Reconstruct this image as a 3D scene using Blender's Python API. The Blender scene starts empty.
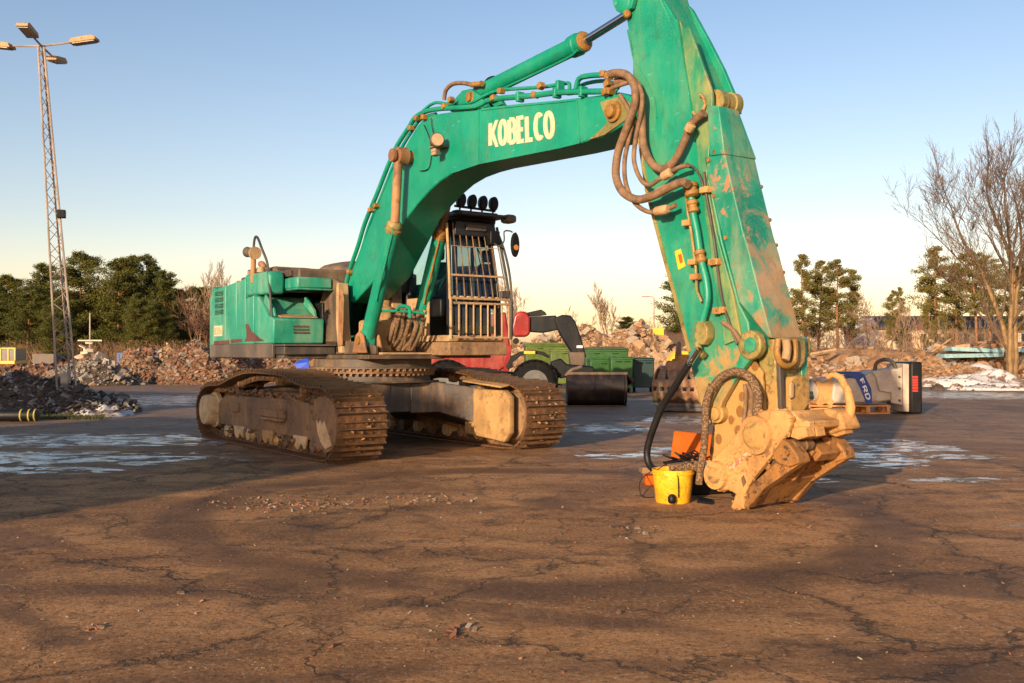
import bpy, bmesh, math, random
from mathutils import Vector, Matrix
rad = math.radians
scene = bpy.context.scene
COL = scene.collection
rnd = random.Random(7)

# ------------------------------------------------------------------ camera, world, sun, exposure
H = 1.66
cam_data = bpy.data.cameras.new("camera")
cam_data.sensor_width = 36.0
cam_data.lens = 36.0 * 1000.0 / 1024.0
cam_data.shift_y = 11.5 / 1024.0
cam_data.clip_end = 3000
cam_data.clip_start = 0.1
cam = bpy.data.objects.new("camera", cam_data)
cam.location = (0, 0, H)
cam.rotation_euler = (rad(90), 0, 0)
COL.objects.link(cam)
scene.camera = cam

SUN_EL = rad(12.5)
SH = (0.454, 0.891)                      # horizontal direction in which shadows fall
sun_az = math.atan2(-SH[0], -SH[1])
world = bpy.data.worlds.new("World")
scene.world = world
world.use_nodes = True
wn = world.node_tree.nodes
wl = world.node_tree.links
wn.clear()
w_out = wn.new("ShaderNodeOutputWorld")
w_bg = wn.new("ShaderNodeBackground")
w_sky = wn.new("ShaderNodeTexSky")
w_sky.sky_type = 'NISHITA'
w_sky.sun_disc = False
w_sky.sun_elevation = SUN_EL
w_sky.sun_rotation = sun_az
w_sky.altitude = 50
w_sky.air_density = 1.0
w_sky.dust_density = 1.3
w_sky.ozone_density = 1.7
w_tc = wn.new("ShaderNodeTexCoord")
w_sep = wn.new("ShaderNodeSeparateXYZ")
wl.new(w_tc.outputs['Generated'], w_sep.inputs[0])
w_ramp = wn.new("ShaderNodeValToRGB")     # warm dust low over the whole horizon
cr = w_ramp.color_ramp
cr.elements[0].position = 0.0
cr.elements[0].color = (1.95, 1.34, 1.05, 1)
cr.elements[1].position = 0.42
cr.elements[1].color = (0.95, .96, 1.02, 1)
e = cr.elements.new(0.13)
e.color = (1.36, 1.11, 1.03, 1)
wl.new(w_sep.outputs['Z'], w_ramp.inputs[0])
w_mul = wn.new("ShaderNodeMix")
w_mul.data_type = 'RGBA'
w_mul.blend_type = 'MULTIPLY'
w_mul.inputs[0].default_value = 1.0
wl.new(w_sky.outputs[0], w_mul.inputs[6])
wl.new(w_ramp.outputs[0], w_mul.inputs[7])
wl.new(w_mul.outputs[2], w_bg.inputs[0])
w_bg.inputs[1].default_value = 0.125
wl.new(w_bg.outputs[0], w_out.inputs[0])

sun_data = bpy.data.lights.new("sun", 'SUN')
sun_data.energy = 5.0
sun_data.angle = rad(0.6)
sun_data.color = (1.0, 0.76, 0.50)
sun = bpy.data.objects.new("sun", sun_data)
COL.objects.link(sun)
ce = math.cos(SUN_EL)
sun.rotation_euler = Vector((SH[0] * ce, SH[1] * ce, -math.sin(SUN_EL))).to_track_quat('-Z', 'Y').to_euler()
scene.view_settings.view_transform = 'Standard'
scene.view_settings.look = 'None'
scene.view_settings.gamma = 1
scene.view_settings.exposure = 0.62
scene.cycles.max_bounces = 6
scene.cycles.transparent_max_bounces = 12

# ------------------------------------------------------------------ mesh helper
class MB:
    def __init__(s):
        s.v = []; s.f = []; s.m = []; s.cur = 0
    def add(s, vs, fs):
        n = len(s.v)
        s.v.extend([tuple(p) for p in vs])
        s.f.extend([tuple(i + n for i in f) for f in fs])
        s.m.extend([s.cur] * len(fs))
        return s
    def box(s, x0, x1, y0, y1, z0, z1, M=None):
        vs = [Vector((x, y, z)) for z in (z0, z1) for y in (y0, y1) for x in (x0, x1)]
        if M: vs = [M @ p for p in vs]
        return s.add(vs, [(0, 2, 3, 1), (4, 5, 7, 6), (0, 1, 5, 4), (2, 6, 7, 3), (0, 4, 6, 2), (1, 3, 7, 5)])
    def prism(s, a, off):
        n = len(a)
        off = Vector(off)
        vs = [Vector(p) for p in a] + [Vector(p) + off for p in a]
        fs = [tuple(range(n)), tuple(range(2 * n - 1, n - 1, -1))]
        fs += [(i, i + n, (i + 1) % n + n, (i + 1) % n) for i in range(n)]
        return s.add(vs, fs)
    def loft(s, rings, cap=True, closed=True):
        n = len(rings[0]); vs = [p for r in rings for p in r]; fs = []
        for k in range(len(rings) - 1):
            for i in range(n if closed else n - 1):
                j = (i + 1) % n
                fs.append((k * n + i, k * n + j, (k + 1) * n + j, (k + 1) * n + i))
        if cap and closed:
            fs.append(tuple(range(n - 1, -1, -1)))
            fs.append(tuple(range((len(rings) - 1) * n, len(rings) * n)))
        return s.add(vs, fs)
    def tube(s, pts, r, n=8, smooth=0, cap=True):
        pts = [Vector(p) for p in pts]
        if smooth: pts = catmull(pts, smooth)
        m = len(pts)
        rs = r if isinstance(r, (list, tuple)) else [r] * m
        if len(rs) != m:
            rs = [rs[0] + (rs[-1] - rs[0]) * i / (m - 1) for i in range(m)]
        t = (pts[1] - pts[0]).normalized()
        up = Vector((0, 0, 1)) if abs(t.z) < .9 else Vector((1, 0, 0))
        nn = t.cross(up).normalized()
        rings = []
        for i, p in enumerate(pts):
            a = pts[min(i + 1, m - 1)] - pts[max(i - 1, 0)]
            if a.length < 1e-7: a = t
            t = a.normalized()
            nn = (nn - t * nn.dot(t))
            if nn.length < 1e-5: nn = t.orthogonal()
            nn.normalize()
            b = t.cross(nn)
            rings.append([p + (nn * math.cos(2 * math.pi * k / n) + b * math.sin(2 * math.pi * k / n)) * rs[i] for k in range(n)])
        return s.loft(rings, cap)
    def cyl(s, a, b, r, n=16, r2=None):
        return s.tube([a, b], [r, r if r2 is None else r2], n)
    def stepped(s, a, b, prof, n=16):
        """prof: list of (t 0..1, r) along a-b"""
        a = Vector(a); b = Vector(b)
        t = (b - a).normalized(); nn = t.orthogonal().normalized(); bb = t.cross(nn)
        rings = []
        for q, r in prof:
            c = a + (b - a) * q
            rings.append([c + (nn * math.cos(2 * math.pi * k / n) + bb * math.sin(2 * math.pi * k / n)) * r for k in range(n)])
        return s.loft(rings, True)
    def chunk(s, c, size, R=rnd, flat=.6):
        sx, sy, sz = size * R.uniform(.6, 1.4), size * R.uniform(.5, 1.1), size * R.uniform(.3, 1) * flat
        M = Matrix.Translation(c) @ Matrix.Rotation(R.uniform(0, 6.28), 4, 'Z') @ Matrix.Rotation(R.uniform(-.7, .7), 4, 'X') @ Matrix.Rotation(R.uniform(-.7, .7), 4, 'Y')
        vs = [M @ Vector((x * sx * R.uniform(.6, 1.1), y * sy * R.uniform(.6, 1.1), z * sz * R.uniform(.6, 1.1))) for z in (-.5, .5) for y in (-.5, .5) for x in (-.5, .5)]
        return s.add(vs, [(0, 2, 3, 1), (4, 5, 7, 6), (0, 1, 5, 4), (2, 6, 7, 3), (0, 4, 6, 2), (1, 3, 7, 5)])
    def mesh(s, name, mats, smooth=False):
        me = bpy.data.meshes.new(name)
        me.from_pydata(s.v, [], s.f)
        for m in (mats if isinstance(mats, (list, tuple)) else [mats]): me.materials.append(m)
        if isinstance(mats, (list, tuple)) and len(mats) > 1:
            me.polygons.foreach_set('material_index', s.m)
        if smooth: me.polygons.foreach_set('use_smooth', [True] * len(me.polygons))
        me.update()
        return me
    def build(s, name, mats, parent=None, bevel=0, smooth=False, seg=2, kind=None, label=None, fixn=True):
        me = s.mesh(name, mats, smooth)
        if fixn and len(s.f) < 20000:
            bm = bmesh.new(); bm.from_mesh(me)
            bmesh.ops.recalc_face_normals(bm, faces=bm.faces)
            bm.to_mesh(me); bm.free()
        o = bpy.data.objects.new(name, me)
        COL.objects.link(o)
        if parent is not None: o.parent = parent
        if smooth and not bevel:
            me.set_sharp_from_angle(angle=rad(40))
        if bevel:
            b = o.modifiers.new("bevel", 'BEVEL')
            b.width = bevel; b.segments = seg; b.limit_method = 'ANGLE'; b.angle_limit = rad(35)
            b.harden_normals = False
            me.polygons.foreach_set('use_smooth', [True] * len(me.polygons))
            me.set_sharp_from_angle(angle=rad(60))
        if kind: o['kind'] = kind
        if label: o['label'] = label
        return o

def catmull(pts, k, closed=False):
    pts = [Vector(p) for p in pts]
    n = len(pts); out = []
    rng = range(n) if closed else range(n - 1)
    for i in rng:
        if closed: p0, p1, p2, p3 = pts[i - 1], pts[i], pts[(i + 1) % n], pts[(i + 2) % n]
        else: p0, p1, p2, p3 = pts[max(i - 1, 0)], pts[i], pts[i + 1], pts[min(i + 2, n - 1)]
        for j in range(k):
            t = j / k
            out.append(.5 * ((2 * p1) + (p2 - p0) * t + (2 * p0 - 5 * p1 + 4 * p2 - p3) * t * t + (3 * p1 - p0 - 3 * p2 + p3) * t ** 3))
    if not closed: out.append(pts[-1])
    return out

def empty(name, loc, rz=0, label=None, cat=None, group=None, scale=1):
    o = bpy.data.objects.new(name, None)
    COL.objects.link(o)
    o.location = loc; o.rotation_euler = (0, 0, rz); o.scale = (scale,) * 3
    o.empty_display_size = .2
    if label: o['label'] = label
    if cat: o['category'] = cat
    if group: o['group'] = group
    return o
def tag(o, label, cat, group=None, kind=None):
    if label: o['label'] = label
    if cat: o['category'] = cat
    if group: o['group'] = group
    if kind: o['kind'] = kind
    return o
def inst(me, name, parent=None, M=None, bevel_from=None):
    o = bpy.data.objects.new(name, me)
    COL.objects.link(o)
    if parent is not None: o.parent = parent
    if M is not None: o.matrix_local = M
    return o

# ------------------------------------------------------------------ material helper
class NT:
    def __init__(s, name):
        s.mat = bpy.data.materials.new(name); s.mat.use_nodes = True
        s.t = s.mat.node_tree; s.t.nodes.clear()
        s.out = s.t.nodes.new("ShaderNodeOutputMaterial")
        s.tc = s.t.nodes.new("ShaderNodeTexCoord")
        s.obj = s.tc.outputs['Object']
    def n(s, k): return s.t.nodes.new(k)
    def setin(s, sock, v):
        if isinstance(v, bpy.types.NodeSocket): s.t.links.new(v, sock)
        elif isinstance(v, tuple) and len(v) == 3 and sock.type == 'RGBA': sock.default_value = (*v, 1)
        else: sock.default_value = v
    def mapping(s, vec, scale=(1, 1, 1), rot=(0, 0, 0), loc=(0, 0, 0)):
        m = s.n("ShaderNodeMapping"); s.setin(m.inputs[0], vec)
        m.inputs['Scale'].default_value = scale; m.inputs['Rotation'].default_value = rot; m.inputs['Location'].default_value = loc
        return m.outputs[0]
    def noise(s, scale, detail=4, rough=.55, dist=0, vec=None, col=False):
        m = s.n("ShaderNodeTexNoise"); s.setin(m.inputs['Vector'], vec or s.obj)
        m.inputs['Scale'].default_value = scale; m.inputs['Detail'].default_value = detail
        m.inputs['Roughness'].default_value = rough; m.inputs['Distortion'].default_value = dist
        return m.outputs[1 if col else 0]
    def voro(s, scale, feat='F1', vec=None, out='Distance', rnd_=1):
        m = s.n("ShaderNodeTexVoronoi"); m.feature = feat; s.setin(m.inputs['Vector'], vec or s.obj)
        m.inputs['Scale'].default_value = scale
        m.inputs['Randomness'].default_value = rnd_
        return m.outputs[out]
    def math(s, op, a, b=0.0, c=None, clamp=False):
        m = s.n("ShaderNodeMath"); m.operation = op; m.use_clamp = clamp
        s.setin(m.inputs[0], a); s.setin(m.inputs[1], b)
        if c is not None: s.setin(m.inputs[2], c)
        return m.outputs[0]
    def mr(s, v, a, b, c=0.0, d=1.0):
        m = s.n("ShaderNodeMapRange"); m.interpolation_type = 'SMOOTHSTEP'
        s.setin(m.inputs[0], v)
        for i, x in enumerate((a, b, c, d)): s.setin(m.inputs[i + 1], x)
        return m.outputs[0]
    def mix(s, f, a, b, mode='MIX'):
        m = s.n("ShaderNodeMix"); m.data_type = 'RGBA'; m.blend_type = mode
        s.setin(m.inputs[0], f); s.setin(m.inputs[6], a); s.setin(m.inputs[7], b)
        return m.outputs[2]
    def xyz(s, vec=None):
        m = s.n("ShaderNodeSeparateXYZ"); s.setin(m.inputs[0], vec or s.obj); return m.outputs
    def bump(s, h, strength=.3, dist=.02, normal=None):
        m = s.n("ShaderNodeBump"); m.inputs['Strength'].default_value = strength; m.inputs['Distance'].default_value = dist
        s.setin(m.inputs['Height'], h)
        if normal is not None: s.setin(m.inputs['Normal'], normal)
        return m.outputs[0]
    def bsdf(s, color, rough=.6, metal=0.0, normal=None, spec=.5, **kw):
        b = s.n("ShaderNodeBsdfPrincipled")
        s.setin(b.inputs['Base Color'], color); s.setin(b.inputs['Roughness'], rough); s.setin(b.inputs['Metallic'], metal)
        s.setin(b.inputs['Specular IOR Level'], spec)
        if normal is not None: s.setin(b.inputs['Normal'], normal)
        for k, v in kw.items(): s.setin(b.inputs[k], v)
        s.t.links.new(b.outputs[0], s.out.inputs[0])
        return s.mat

def paint(name, base, dust=(.33, .24, .14), dust_amt=.35, rust=(.20, .075, .025), rust_amt=.3, rough=.42, scale=1.0, zmud=None, mud=(.42, .24, .09), metal=0.0, var=.25, umud=None, bump=.15, grime=.25, spec=.5, front=None):
    """worn machine paint: tone variation, dust film, rust blotches, scratches; zmud=(z_full, z_none) mud splashed low down"""
    N = NT(name)
    big = N.noise(1.1 * scale, 5, .6, .3)
    fine = N.noise(9 * scale, 6, .65)
    streak = N.noise(5 * scale, 5, .6, 0, N.mapping(N.obj, (1, 1, .22)))
    c = N.mix(N.mr(big, .3, .7), tuple(x * (1 - var) for x in base), tuple(min(1, x * (1 + var)) for x in base))
    dm = N.math('MULTIPLY', N.mr(N.math('ADD', N.math('MULTIPLY', streak, .6), N.math('MULTIPLY', big, .4)), .42, .68), dust_amt, None, True)
    c = N.mix(dm, c, dust)
    rm = N.mr(N.math('ADD', N.math('MULTIPLY', fine, .55), N.math('MULTIPLY', N.noise(2.3 * scale, 3, .5, .8), .45)), .66 - .18 * rust_amt, .72 - .18 * rust_amt)
    rm = N.math('MULTIPLY', rm, min(1, rust_amt * 2), None, True)
    c = N.mix(rm, c, rust)
    sc = N.mr(N.noise(22 * scale, 3, .5, 0, N.mapping(N.obj, (.25, 1.2, 1.2), (.3, .4, .2))), .70, .74)
    c = N.mix(N.math('MULTIPLY', sc, .7), c, tuple(min(1, x * 1.5 + .06) for x in base))
    run = N.mr(N.noise(1.0, 5, .6, .2, N.mapping(N.obj, (7 * scale, 7 * scale, .8 * scale))), .60, .72)
    c = N.mix(N.math('MULTIPLY', run, min(.45, grime)), c, tuple(x * .8 + y * .12 for x, y in zip(rust, base)))
    chip = N.mr(N.noise(34 * scale, 3, .5, .3), .70, .72)
    c = N.mix(N.math('MULTIPLY', chip, .8), c, rust)
    g1 = N.mr(N.math('ADD', N.math('MULTIPLY', N.noise(6.5 * scale, 7, .7, .6), .65), N.math('MULTIPLY', N.noise(1.7 * scale, 4, .6, .4), .35)), .50, .66)
    gm = N.math('MULTIPLY', g1, grime, None, True)
    rg = N.math('ADD', rough, N.math('MULTIPLY', dm, .4))
    rg = N.math('ADD', rg, N.math('MULTIPLY', rm, .3), None, True)
    hgt = N.math('ADD', fine, N.math('MULTIPLY', rm, .6))
    if front:
        nz = N.n("ShaderNodeSeparateXYZ"); N.setin(nz.inputs[0], N.tc.outputs['Normal'])
        fm = N.math('MULTIPLY', N.mr(nz.outputs[0], .75, .9), N.mr(N.math('ADD', N.noise(1.6, 7, .68, .6), N.mr(N.xyz()[2], 3.9, 2.4, 0, .05)), .50, .60))
        c = N.mix(N.math('MULTIPLY', fm, .7), c, N.mix(N.mr(N.noise(5, 5), .4, .6), front, tuple(x * 1.25 for x in front)))
        rg = N.math('ADD', rg, N.math('MULTIPLY', fm, .3), None, True)
    if zmud:
        z = N.xyz()[2]
        g = N.mr(z, zmud[1], zmud[0])
        mm = N.mr(N.math('ADD', g, N.math('MULTIPLY', N.math('SUBTRACT', N.noise(3.2 * scale, 6, .65, .5), .5), 1.7)), .42, .62)
        mc = N.mix(N.noise(14, 5, .6), mud, tuple(x * .6 for x in mud))
        c = N.mix(mm, c, mc)
        rg = N.math('ADD', rg, N.math('MULTIPLY', mm, .4), None, True)
        hgt = N.math('ADD', hgt, N.math('MULTIPLY', mm, .8))
    c = N.mix(gm, c, (.022, .014, .009))
    return N.bsdf(c, rg, metal, N.bump(hgt, bump, .02), spec)

def simple(name, color, rough=.6, metal=0, var=.25, scale=4, bump=.2, c2=None, spec=.5, bd=.01):
    N = NT(name)
    a = N.noise(scale, 6, .6)
    c = N.mix(N.mr(a, .3, .7), tuple(x * (1 - var) for x in color), c2 or tuple(min(1, x * (1 + var)) for x in color))
    return N.bsdf(c, N.math('ADD', rough - .08, N.math('MULTIPLY', N.noise(scale * 3, 4), .16)), metal, N.bump(N.noise(scale * 6, 5), bump, bd), spec)
def rand_mat(name, cols, rough=.85, scale=6, bump=.5, bd=.03):
    """each piece (mesh island) takes its own tone from a short list"""
    N = NT(name)
    g = N.n("ShaderNodeNewGeometry"); r = N.n("ShaderNodeObjectInfo")
    f = N.math('FRACT', N.math('ADD', g.outputs['Random Per Island'], r.outputs['Random']))
    ramp = N.n("ShaderNodeValToRGB"); ramp.color_ramp.interpolation = 'CONSTANT'
    el = ramp.color_ramp.elements
    for i, c in enumerate(cols):
        e = el[i] if i < 2 else el.new(i / len(cols))
        e.position = i / len(cols); e.color = (*c, 1)
    N.setin(ramp.inputs[0], f)
    c = N.mix(N.math('MULTIPLY', N.mr(N.noise(scale, 6, .65), .3, .7), .5), ramp.outputs[0], (.10, .065, .04))
    return N.bsdf(c, rough, 0, N.bump(N.noise(scale * 3, 6, .65), bump, bd))

# machine frame: u forward, v to the operator's left, z up
MC = Vector((-2.539, 18.32, 0)); MF = Vector((.5835, -.8121, 0)); ML = Vector((.8121, .5835, 0))
M_ANG = math.atan2(MF.y, MF.x)
def mp(px, py, v):
    """point of the machine plane v = const seen at a photo position -> local (u, v, z)"""
    dx = (px - 512) / 1000; dz = (353 - py) / 1000
    t = (v + MC.dot(ML)) / (dx * ML.x + ML.y)
    p = Vector((t * dx, t, 0)) - MC
    return Vector((p.dot(MF), v, H + t * dz))
def mu(px, py, u):
    dx = (px - 512) / 1000; dz = (353 - py) / 1000
    t = (u + MC.dot(MF)) / (dx * MF.x + MF.y)
    p = Vector((t * dx, t, 0)) - MC
    return Vector((u, p.dot(ML), H + t * dz))
def G(px, py):
    Y = H * 1000 / (py - 353); return Vector(((px - 512) / 1000 * Y, Y, 0))
def W(px, py, Y): return Vector(((px - 512) / 1000 * Y, Y, H + (353 - py) / 1000 * Y))

# ------------------------------------------------------------------ materials
GREEN = (.001, .225, .142)
m_green = paint("green_paint", GREEN, dust=(.10, .24, .12), dust_amt=.2, rust_amt=.10, var=.12, grime=0.22)
m_green_body = paint("green_body_paint", (.012, .25, .165), dust=(.22, .31, .22), dust_amt=.6, rust_amt=.05, var=.12, grime=0.3)
m_green_arm = paint("green_arm_paint", (.003, .225, .140), dust=(.20, .24, .10), dust_amt=.32, rust_amt=.18, zmud=(.5, 2.5), mud=(.36, .24, .085), var=.12, grime=0.3)
m_guard = paint("scraped_guard_paint", (.008, .225, .145), dust=(.28, .24, .14), dust_amt=.65, rust=(.36, .15, .08), rust_amt=.46, zmud=(.6, 3.6), mud=(.34, .22, .11), grime=0.35, front=(.34, .17, .10))
m_armplate = paint("dusty_arm_plate", (.02, .20, .10), dust=(.30, .24, .07), dust_amt=1.0, rust_amt=.3, zmud=(.5, 2.8), mud=(.36, .24, .085), grime=.35)
m_mudyel = paint("muddy_yellow_steel", (.19, .175, .055), dust=(.36, .20, .07), dust_amt=.8, rust=(.28, .12, .035), rust_amt=.45, scale=1.8, mud=(.44, .26, .08), zmud=(.5, 2.3), bump=.4, grime=.75)
m_tool = paint("clay_caked_steel", (.42, .215, .068), dust=(.48, .27, .105), dust_amt=.7, rust=(.27, .12, .035), rust_amt=.4, scale=2.2, rough=.75, bump=.6, grime=.6)
m_tool_in = paint("ochre_steel", (.27, .12, .028), dust=(.20, .09, .03), dust_amt=.6, rust=(.05, .03, .02), rust_amt=.6, scale=2.5, rough=.7, bump=.5, grime=0.8)
m_track = paint("rusty_track_steel", (.10, .055, .028), dust=(.30, .13, .042), dust_amt=.7, rust=(.28, .09, .02), rust_amt=.6, rough=.5, scale=2, metal=.25, bump=.5, grime=0.5)
m_chain = paint("dark_chain_steel", (.10, .055, .03), dust=(.30, .16, .06), dust_amt=.7, rust_amt=.4, rough=.7, scale=3, bump=.6, grime=0.5)
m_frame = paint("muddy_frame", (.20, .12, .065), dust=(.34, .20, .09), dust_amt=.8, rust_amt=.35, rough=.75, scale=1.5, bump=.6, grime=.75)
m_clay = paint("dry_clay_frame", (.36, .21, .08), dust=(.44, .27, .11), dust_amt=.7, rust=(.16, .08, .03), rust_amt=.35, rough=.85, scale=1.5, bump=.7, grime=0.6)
m_dark = paint("dark_grey_steel", (.040, .038, .036), dust=(.17, .12, .08), dust_amt=.5, rust_amt=.25, rough=.55)
m_deck = paint("brown_deck_steel", (.075, .055, .04), dust=(.25, .16, .085), dust_amt=.6, rust_amt=.4, rough=.6, grime=0.5)
m_skirt = paint("grey_skirt_paint", (.085, .068, .058), dust=(.16, .11, .08), dust_amt=.6, rust_amt=.15, rough=.6)
m_black = simple("black_plastic", (.007, .007, .008), .5, var=.3, scale=5, spec=.25)
m_cabin = paint("black_cab_paint", (.012, .013, .016), dust=(.10, .07, .05), dust_amt=.25, rust_amt=.05, rough=.4)
m_bar = paint("dusty_beige_bar", (.38, .25, .13), dust=(.38, .23, .12), dust_amt=.7, rust=(.14, .07, .03), rust_amt=.35, rough=.7, scale=2.5, grime=0.45)
m_rod = paint("rod_cover", (.24, .11, .05), dust=(.42, .24, .11), dust_amt=.7, rust_amt=.5, rough=.6, grime=0.6)
m_chrome = NT("chromed_rod").bsdf((.55, .56, .58), .12, 1.0)
m_gold = paint("yellow_fitting", (.26, .13, .022), dust=(.26, .14, .05), dust_amt=.6, rust_amt=.45, rough=.5, scale=3, grime=0.7)
m_hose = simple("dusty_brown_hose", (.17, .10, .055), .8, var=.35, scale=9, bump=.4)
m_hose_black = simple("black_hose", (.009, .008, .008), .5, var=.3, scale=9, spec=.3)
_n = NT("spotted_hose")
_v = _n.mr(_n.math('ADD', _n.voro(44), _n.math('MULTIPLY', _n.noise(40, 4), .5)), .66, .78)
m_rope = _n.bsdf(_n.mix(_v, (.22, .135, .068), (.09, .05, .025)), .85, 0, _n.bump(_v, .6, .01))
m_letter = simple("cream_decal", (.62, .46, .31), .6, var=.06, scale=6, bump=.05)
m_orange = simple("orange_plastic", (.40, .085, .008), .8, var=.15, spec=.15)
m_red = paint("red_paint", (.24, .005, .007), dust_amt=.2, rust_amt=.03, rough=.3)
m_rubber = simple("tyre_rubber", (.010, .0095, .009), .9, var=.4, scale=6, bump=.5, spec=.15)
m_blue = simple("dark_blue", (.01, .04, .16), .5)
def glass_mat(name, tint, gl=.12):
    N = NT(name)
    tr = N.n("ShaderNodeBsdfTransparent"); tr.inputs[0].default_value = (*tint, 1)
    g = N.n("ShaderNodeBsdfGlossy"); g.inputs['Roughness'].default_value = .03
    f = N.n("ShaderNodeFresnel"); f.inputs[0].default_value = 1.9
    mx = N.n("ShaderNodeMixShader"); N.setin(mx.inputs[0], f.outputs[0])
    N.t.links.new(tr.outputs[0], mx.inputs[1]); N.t.links.new(g.outputs[0], mx.inputs[2])
    N.t.links.new(mx.outputs[0], N.out.inputs[0])
    return N.mat
m_cream = paint("pale_sunlit_clay", (.60, .42, .22), dust=(.62, .46, .27), dust_amt=.5, rust=(.22, .12, .05), rust_amt=.35, rough=.9, scale=3, bump=.6, grime=.45)  # pale clay, lightened to paint missing sunlight on the drive hub
m_glass = glass_mat("cab_glass", (.72, .88, .86))

# ------------------------------------------------------------------ ground
def ground_material():
    N = NT("muddy_asphalt")
    X, Y, Z = N.xyz()
    big = N.noise(.16, 5, .55, .4)
    mid = N.noise(.75, 6, .6, .8)
    sw = N.noise(1.0, 5, .6, .5, N.mapping(N.obj, (.5, 1.05, 1), (0, 0, rad(14))))
    fine = N.noise(14, 7, .7)
    grit = N.noise(60, 6, .8)
    c = N.mix(N.mr(sw, .38, .62), (.24, .105, .034), (.50, .24, .088))
    c = N.mix(N.math('MULTIPLY', N.mr(mid, .45, .75), .6), c, (.42, .18, .05))
    # greyer, less muddy tarmac away from the foreground
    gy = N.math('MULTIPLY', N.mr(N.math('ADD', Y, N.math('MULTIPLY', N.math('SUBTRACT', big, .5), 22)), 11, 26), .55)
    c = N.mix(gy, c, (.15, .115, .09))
    c = N.mix(N.math('MULTIPLY', N.mr(fine, .52, .72), .40), c, (.44, .25, .13))
    c = N.mix(N.math('MULTIPLY', N.mr(grit, .56, .68), .65), c, (.62, .47, .31))
    c = N.mix(N.math('MULTIPLY', N.mr(grit, .46, .32), .7), c, (.05, .03, .018))
    gr2 = N.noise(26, 5, .8)
    c = N.mix(N.math('MULTIPLY', N.mr(gr2, .52, .66), .75), c, (.56, .37, .22))
    c = N.mix(N.math('MULTIPLY', N.mr(gr2, .48, .36), .85), c, (.06, .028, .012))
    spk = N.voro(21)
    c = N.mix(N.math('MULTIPLY', N.mr(spk, .20, .10), N.mr(N.noise(7, 3), .44, .58)), c, (.58, .46, .34))
    c = N.mix(N.math('MULTIPLY', N.mr(N.noise(3.2, 6, .7, .4), .50, .64), .5), c, (.12, .055, .02))
    # wet dark blotches
    wet = N.mr(N.math('ADD', N.math('MULTIPLY', N.noise(.42, 6, .62, .9), .7), N.math('MULTIPLY', sw, .3)), .53, .60)
    # tyre-track bands
    def ring(cx, cy, r, w, st):
        dx = N.math('SUBTRACT', X, cx); dy = N.math('SUBTRACT', Y, cy)
        d = N.math('SQRT', N.math('ADD', N.math('MULTIPLY', dx, dx), N.math('MULTIPLY', dy, dy)))
        d = N.math('ADD', d, N.math('MULTIPLY', N.math('SUBTRACT', mid, .5), .5))
        d = N.math('ABSOLUTE', N.math('SUBTRACT', d, r))
        return N.math('MULTIPLY', N.mr(d, w, w * .3), N.math('MULTIPLY', N.mr(N.noise(1.1, 4, .6, 0.3), .22, .5), st))
    wet = N.math('MAXIMUM', wet, ring(.2, 10.6, 3.55, .45, 1.0))
    wet = N.math('MAXIMUM', wet, ring(-3.2, -2.0, 9.0, .22, .8))
    wet = N.math('MAXIMUM', wet, ring(9, 3.5, 4.7, .5, .7))
    wet = N.math('MAXIMUM', wet, ring(1.0, -9.0, 14.3, .16, .7))
    # cracks
    wv = N.n("ShaderNodeVectorMath"); wv.operation = 'MULTIPLY_ADD'
    N.setin(wv.inputs[0], N.noise(.9, 7, .65, 0, None, True)); wv.inputs[1].default_value = (1.9, 1.9, 0); N.setin(wv.inputs[2], N.obj)
    ck = N.voro(.42, 'DISTANCE_TO_EDGE', wv.outputs[0])
    crack = N.math('MULTIPLY', N.mr(ck, .011, .001), N.mr(N.noise(.5, 4), .36, .52))
    crackw = N.math('MULTIPLY', N.mr(ck, .07, .0), N.mr(N.noise(.6, 4), .40, .56))
    wv2 = N.n("ShaderNodeVectorMath"); wv2.operation = 'MULTIPLY_ADD'
    N.setin(wv2.inputs[0], N.noise(2.4, 6, .65, 0, None, True)); wv2.inputs[1].default_value = (.7, .7, 0); N.setin(wv2.inputs[2], N.obj)
    ck2 = N.voro(1.15, 'DISTANCE_TO_EDGE', wv2.outputs[0])
    crack2 = N.math('MULTIPLY', N.mr(ck2, .022, .002), N.mr(N.noise(.8, 4), .42, .56))
    c = N.mix(N.math('MULTIPLY', crack2, .7), c, (.04, .024, .014))
    c = N.mix(N.math('MULTIPLY', crackw, .34), c, (.07, .040, .022))
    c = N.mix(N.math('MULTIPLY', crack, .6), c, (.022, .013, .008))
    c = N.mix(N.math('MULTIPLY', wet, .62), c, (.085, .036, .014))
    # puddles with a whitish film, partly icy, partly painted sky reflection
    spots = [(G(60, 458), 3.4, 1.3), (G(95, 440), 4.5, 1.7), (G(30, 470), 1.6, .6), (G(290, 398), 8, 5), (G(150, 400), 6, 5), (G(840, 455), 1.3, 2.2), (G(955, 457), .8, .5), (G(905, 446), 1.0, 1.6),
             (G(600, 428), 1.4, 1.6), (G(700, 450), 1.4, .7), (G(620, 456), .8, .5), (G(760, 480), 1.2, .35), (G(1010, 525), .3, .15), (G(960, 395), 5, 4.5),
             (G(960, 480), 1.0, .3), (G(730, 420), 3, 2)]
    el = None
    for p, rx, ry in spots:
        a = N.math('MULTIPLY', N.math('SUBTRACT', X, p.x), 1 / rx); b = N.math('MULTIPLY', N.math('SUBTRACT', Y, p.y), 1 / ry)
        q = N.math('SUBTRACT', 1.0, N.math('ADD', N.math('MULTIPLY', a, a), N.math('MULTIPLY', b, b)), None, True)
        el = q if el is None else N.math('MAXIMUM', el, q)
    pn = N.math('ADD', N.noise(2.0, 6, .62, .8, N.mapping(N.obj, (.9, 1.5, 1), (0, 0, rad(10)))), N.math('MULTIPLY', N.math('SUBTRACT', fine, .5), .12))
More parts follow.
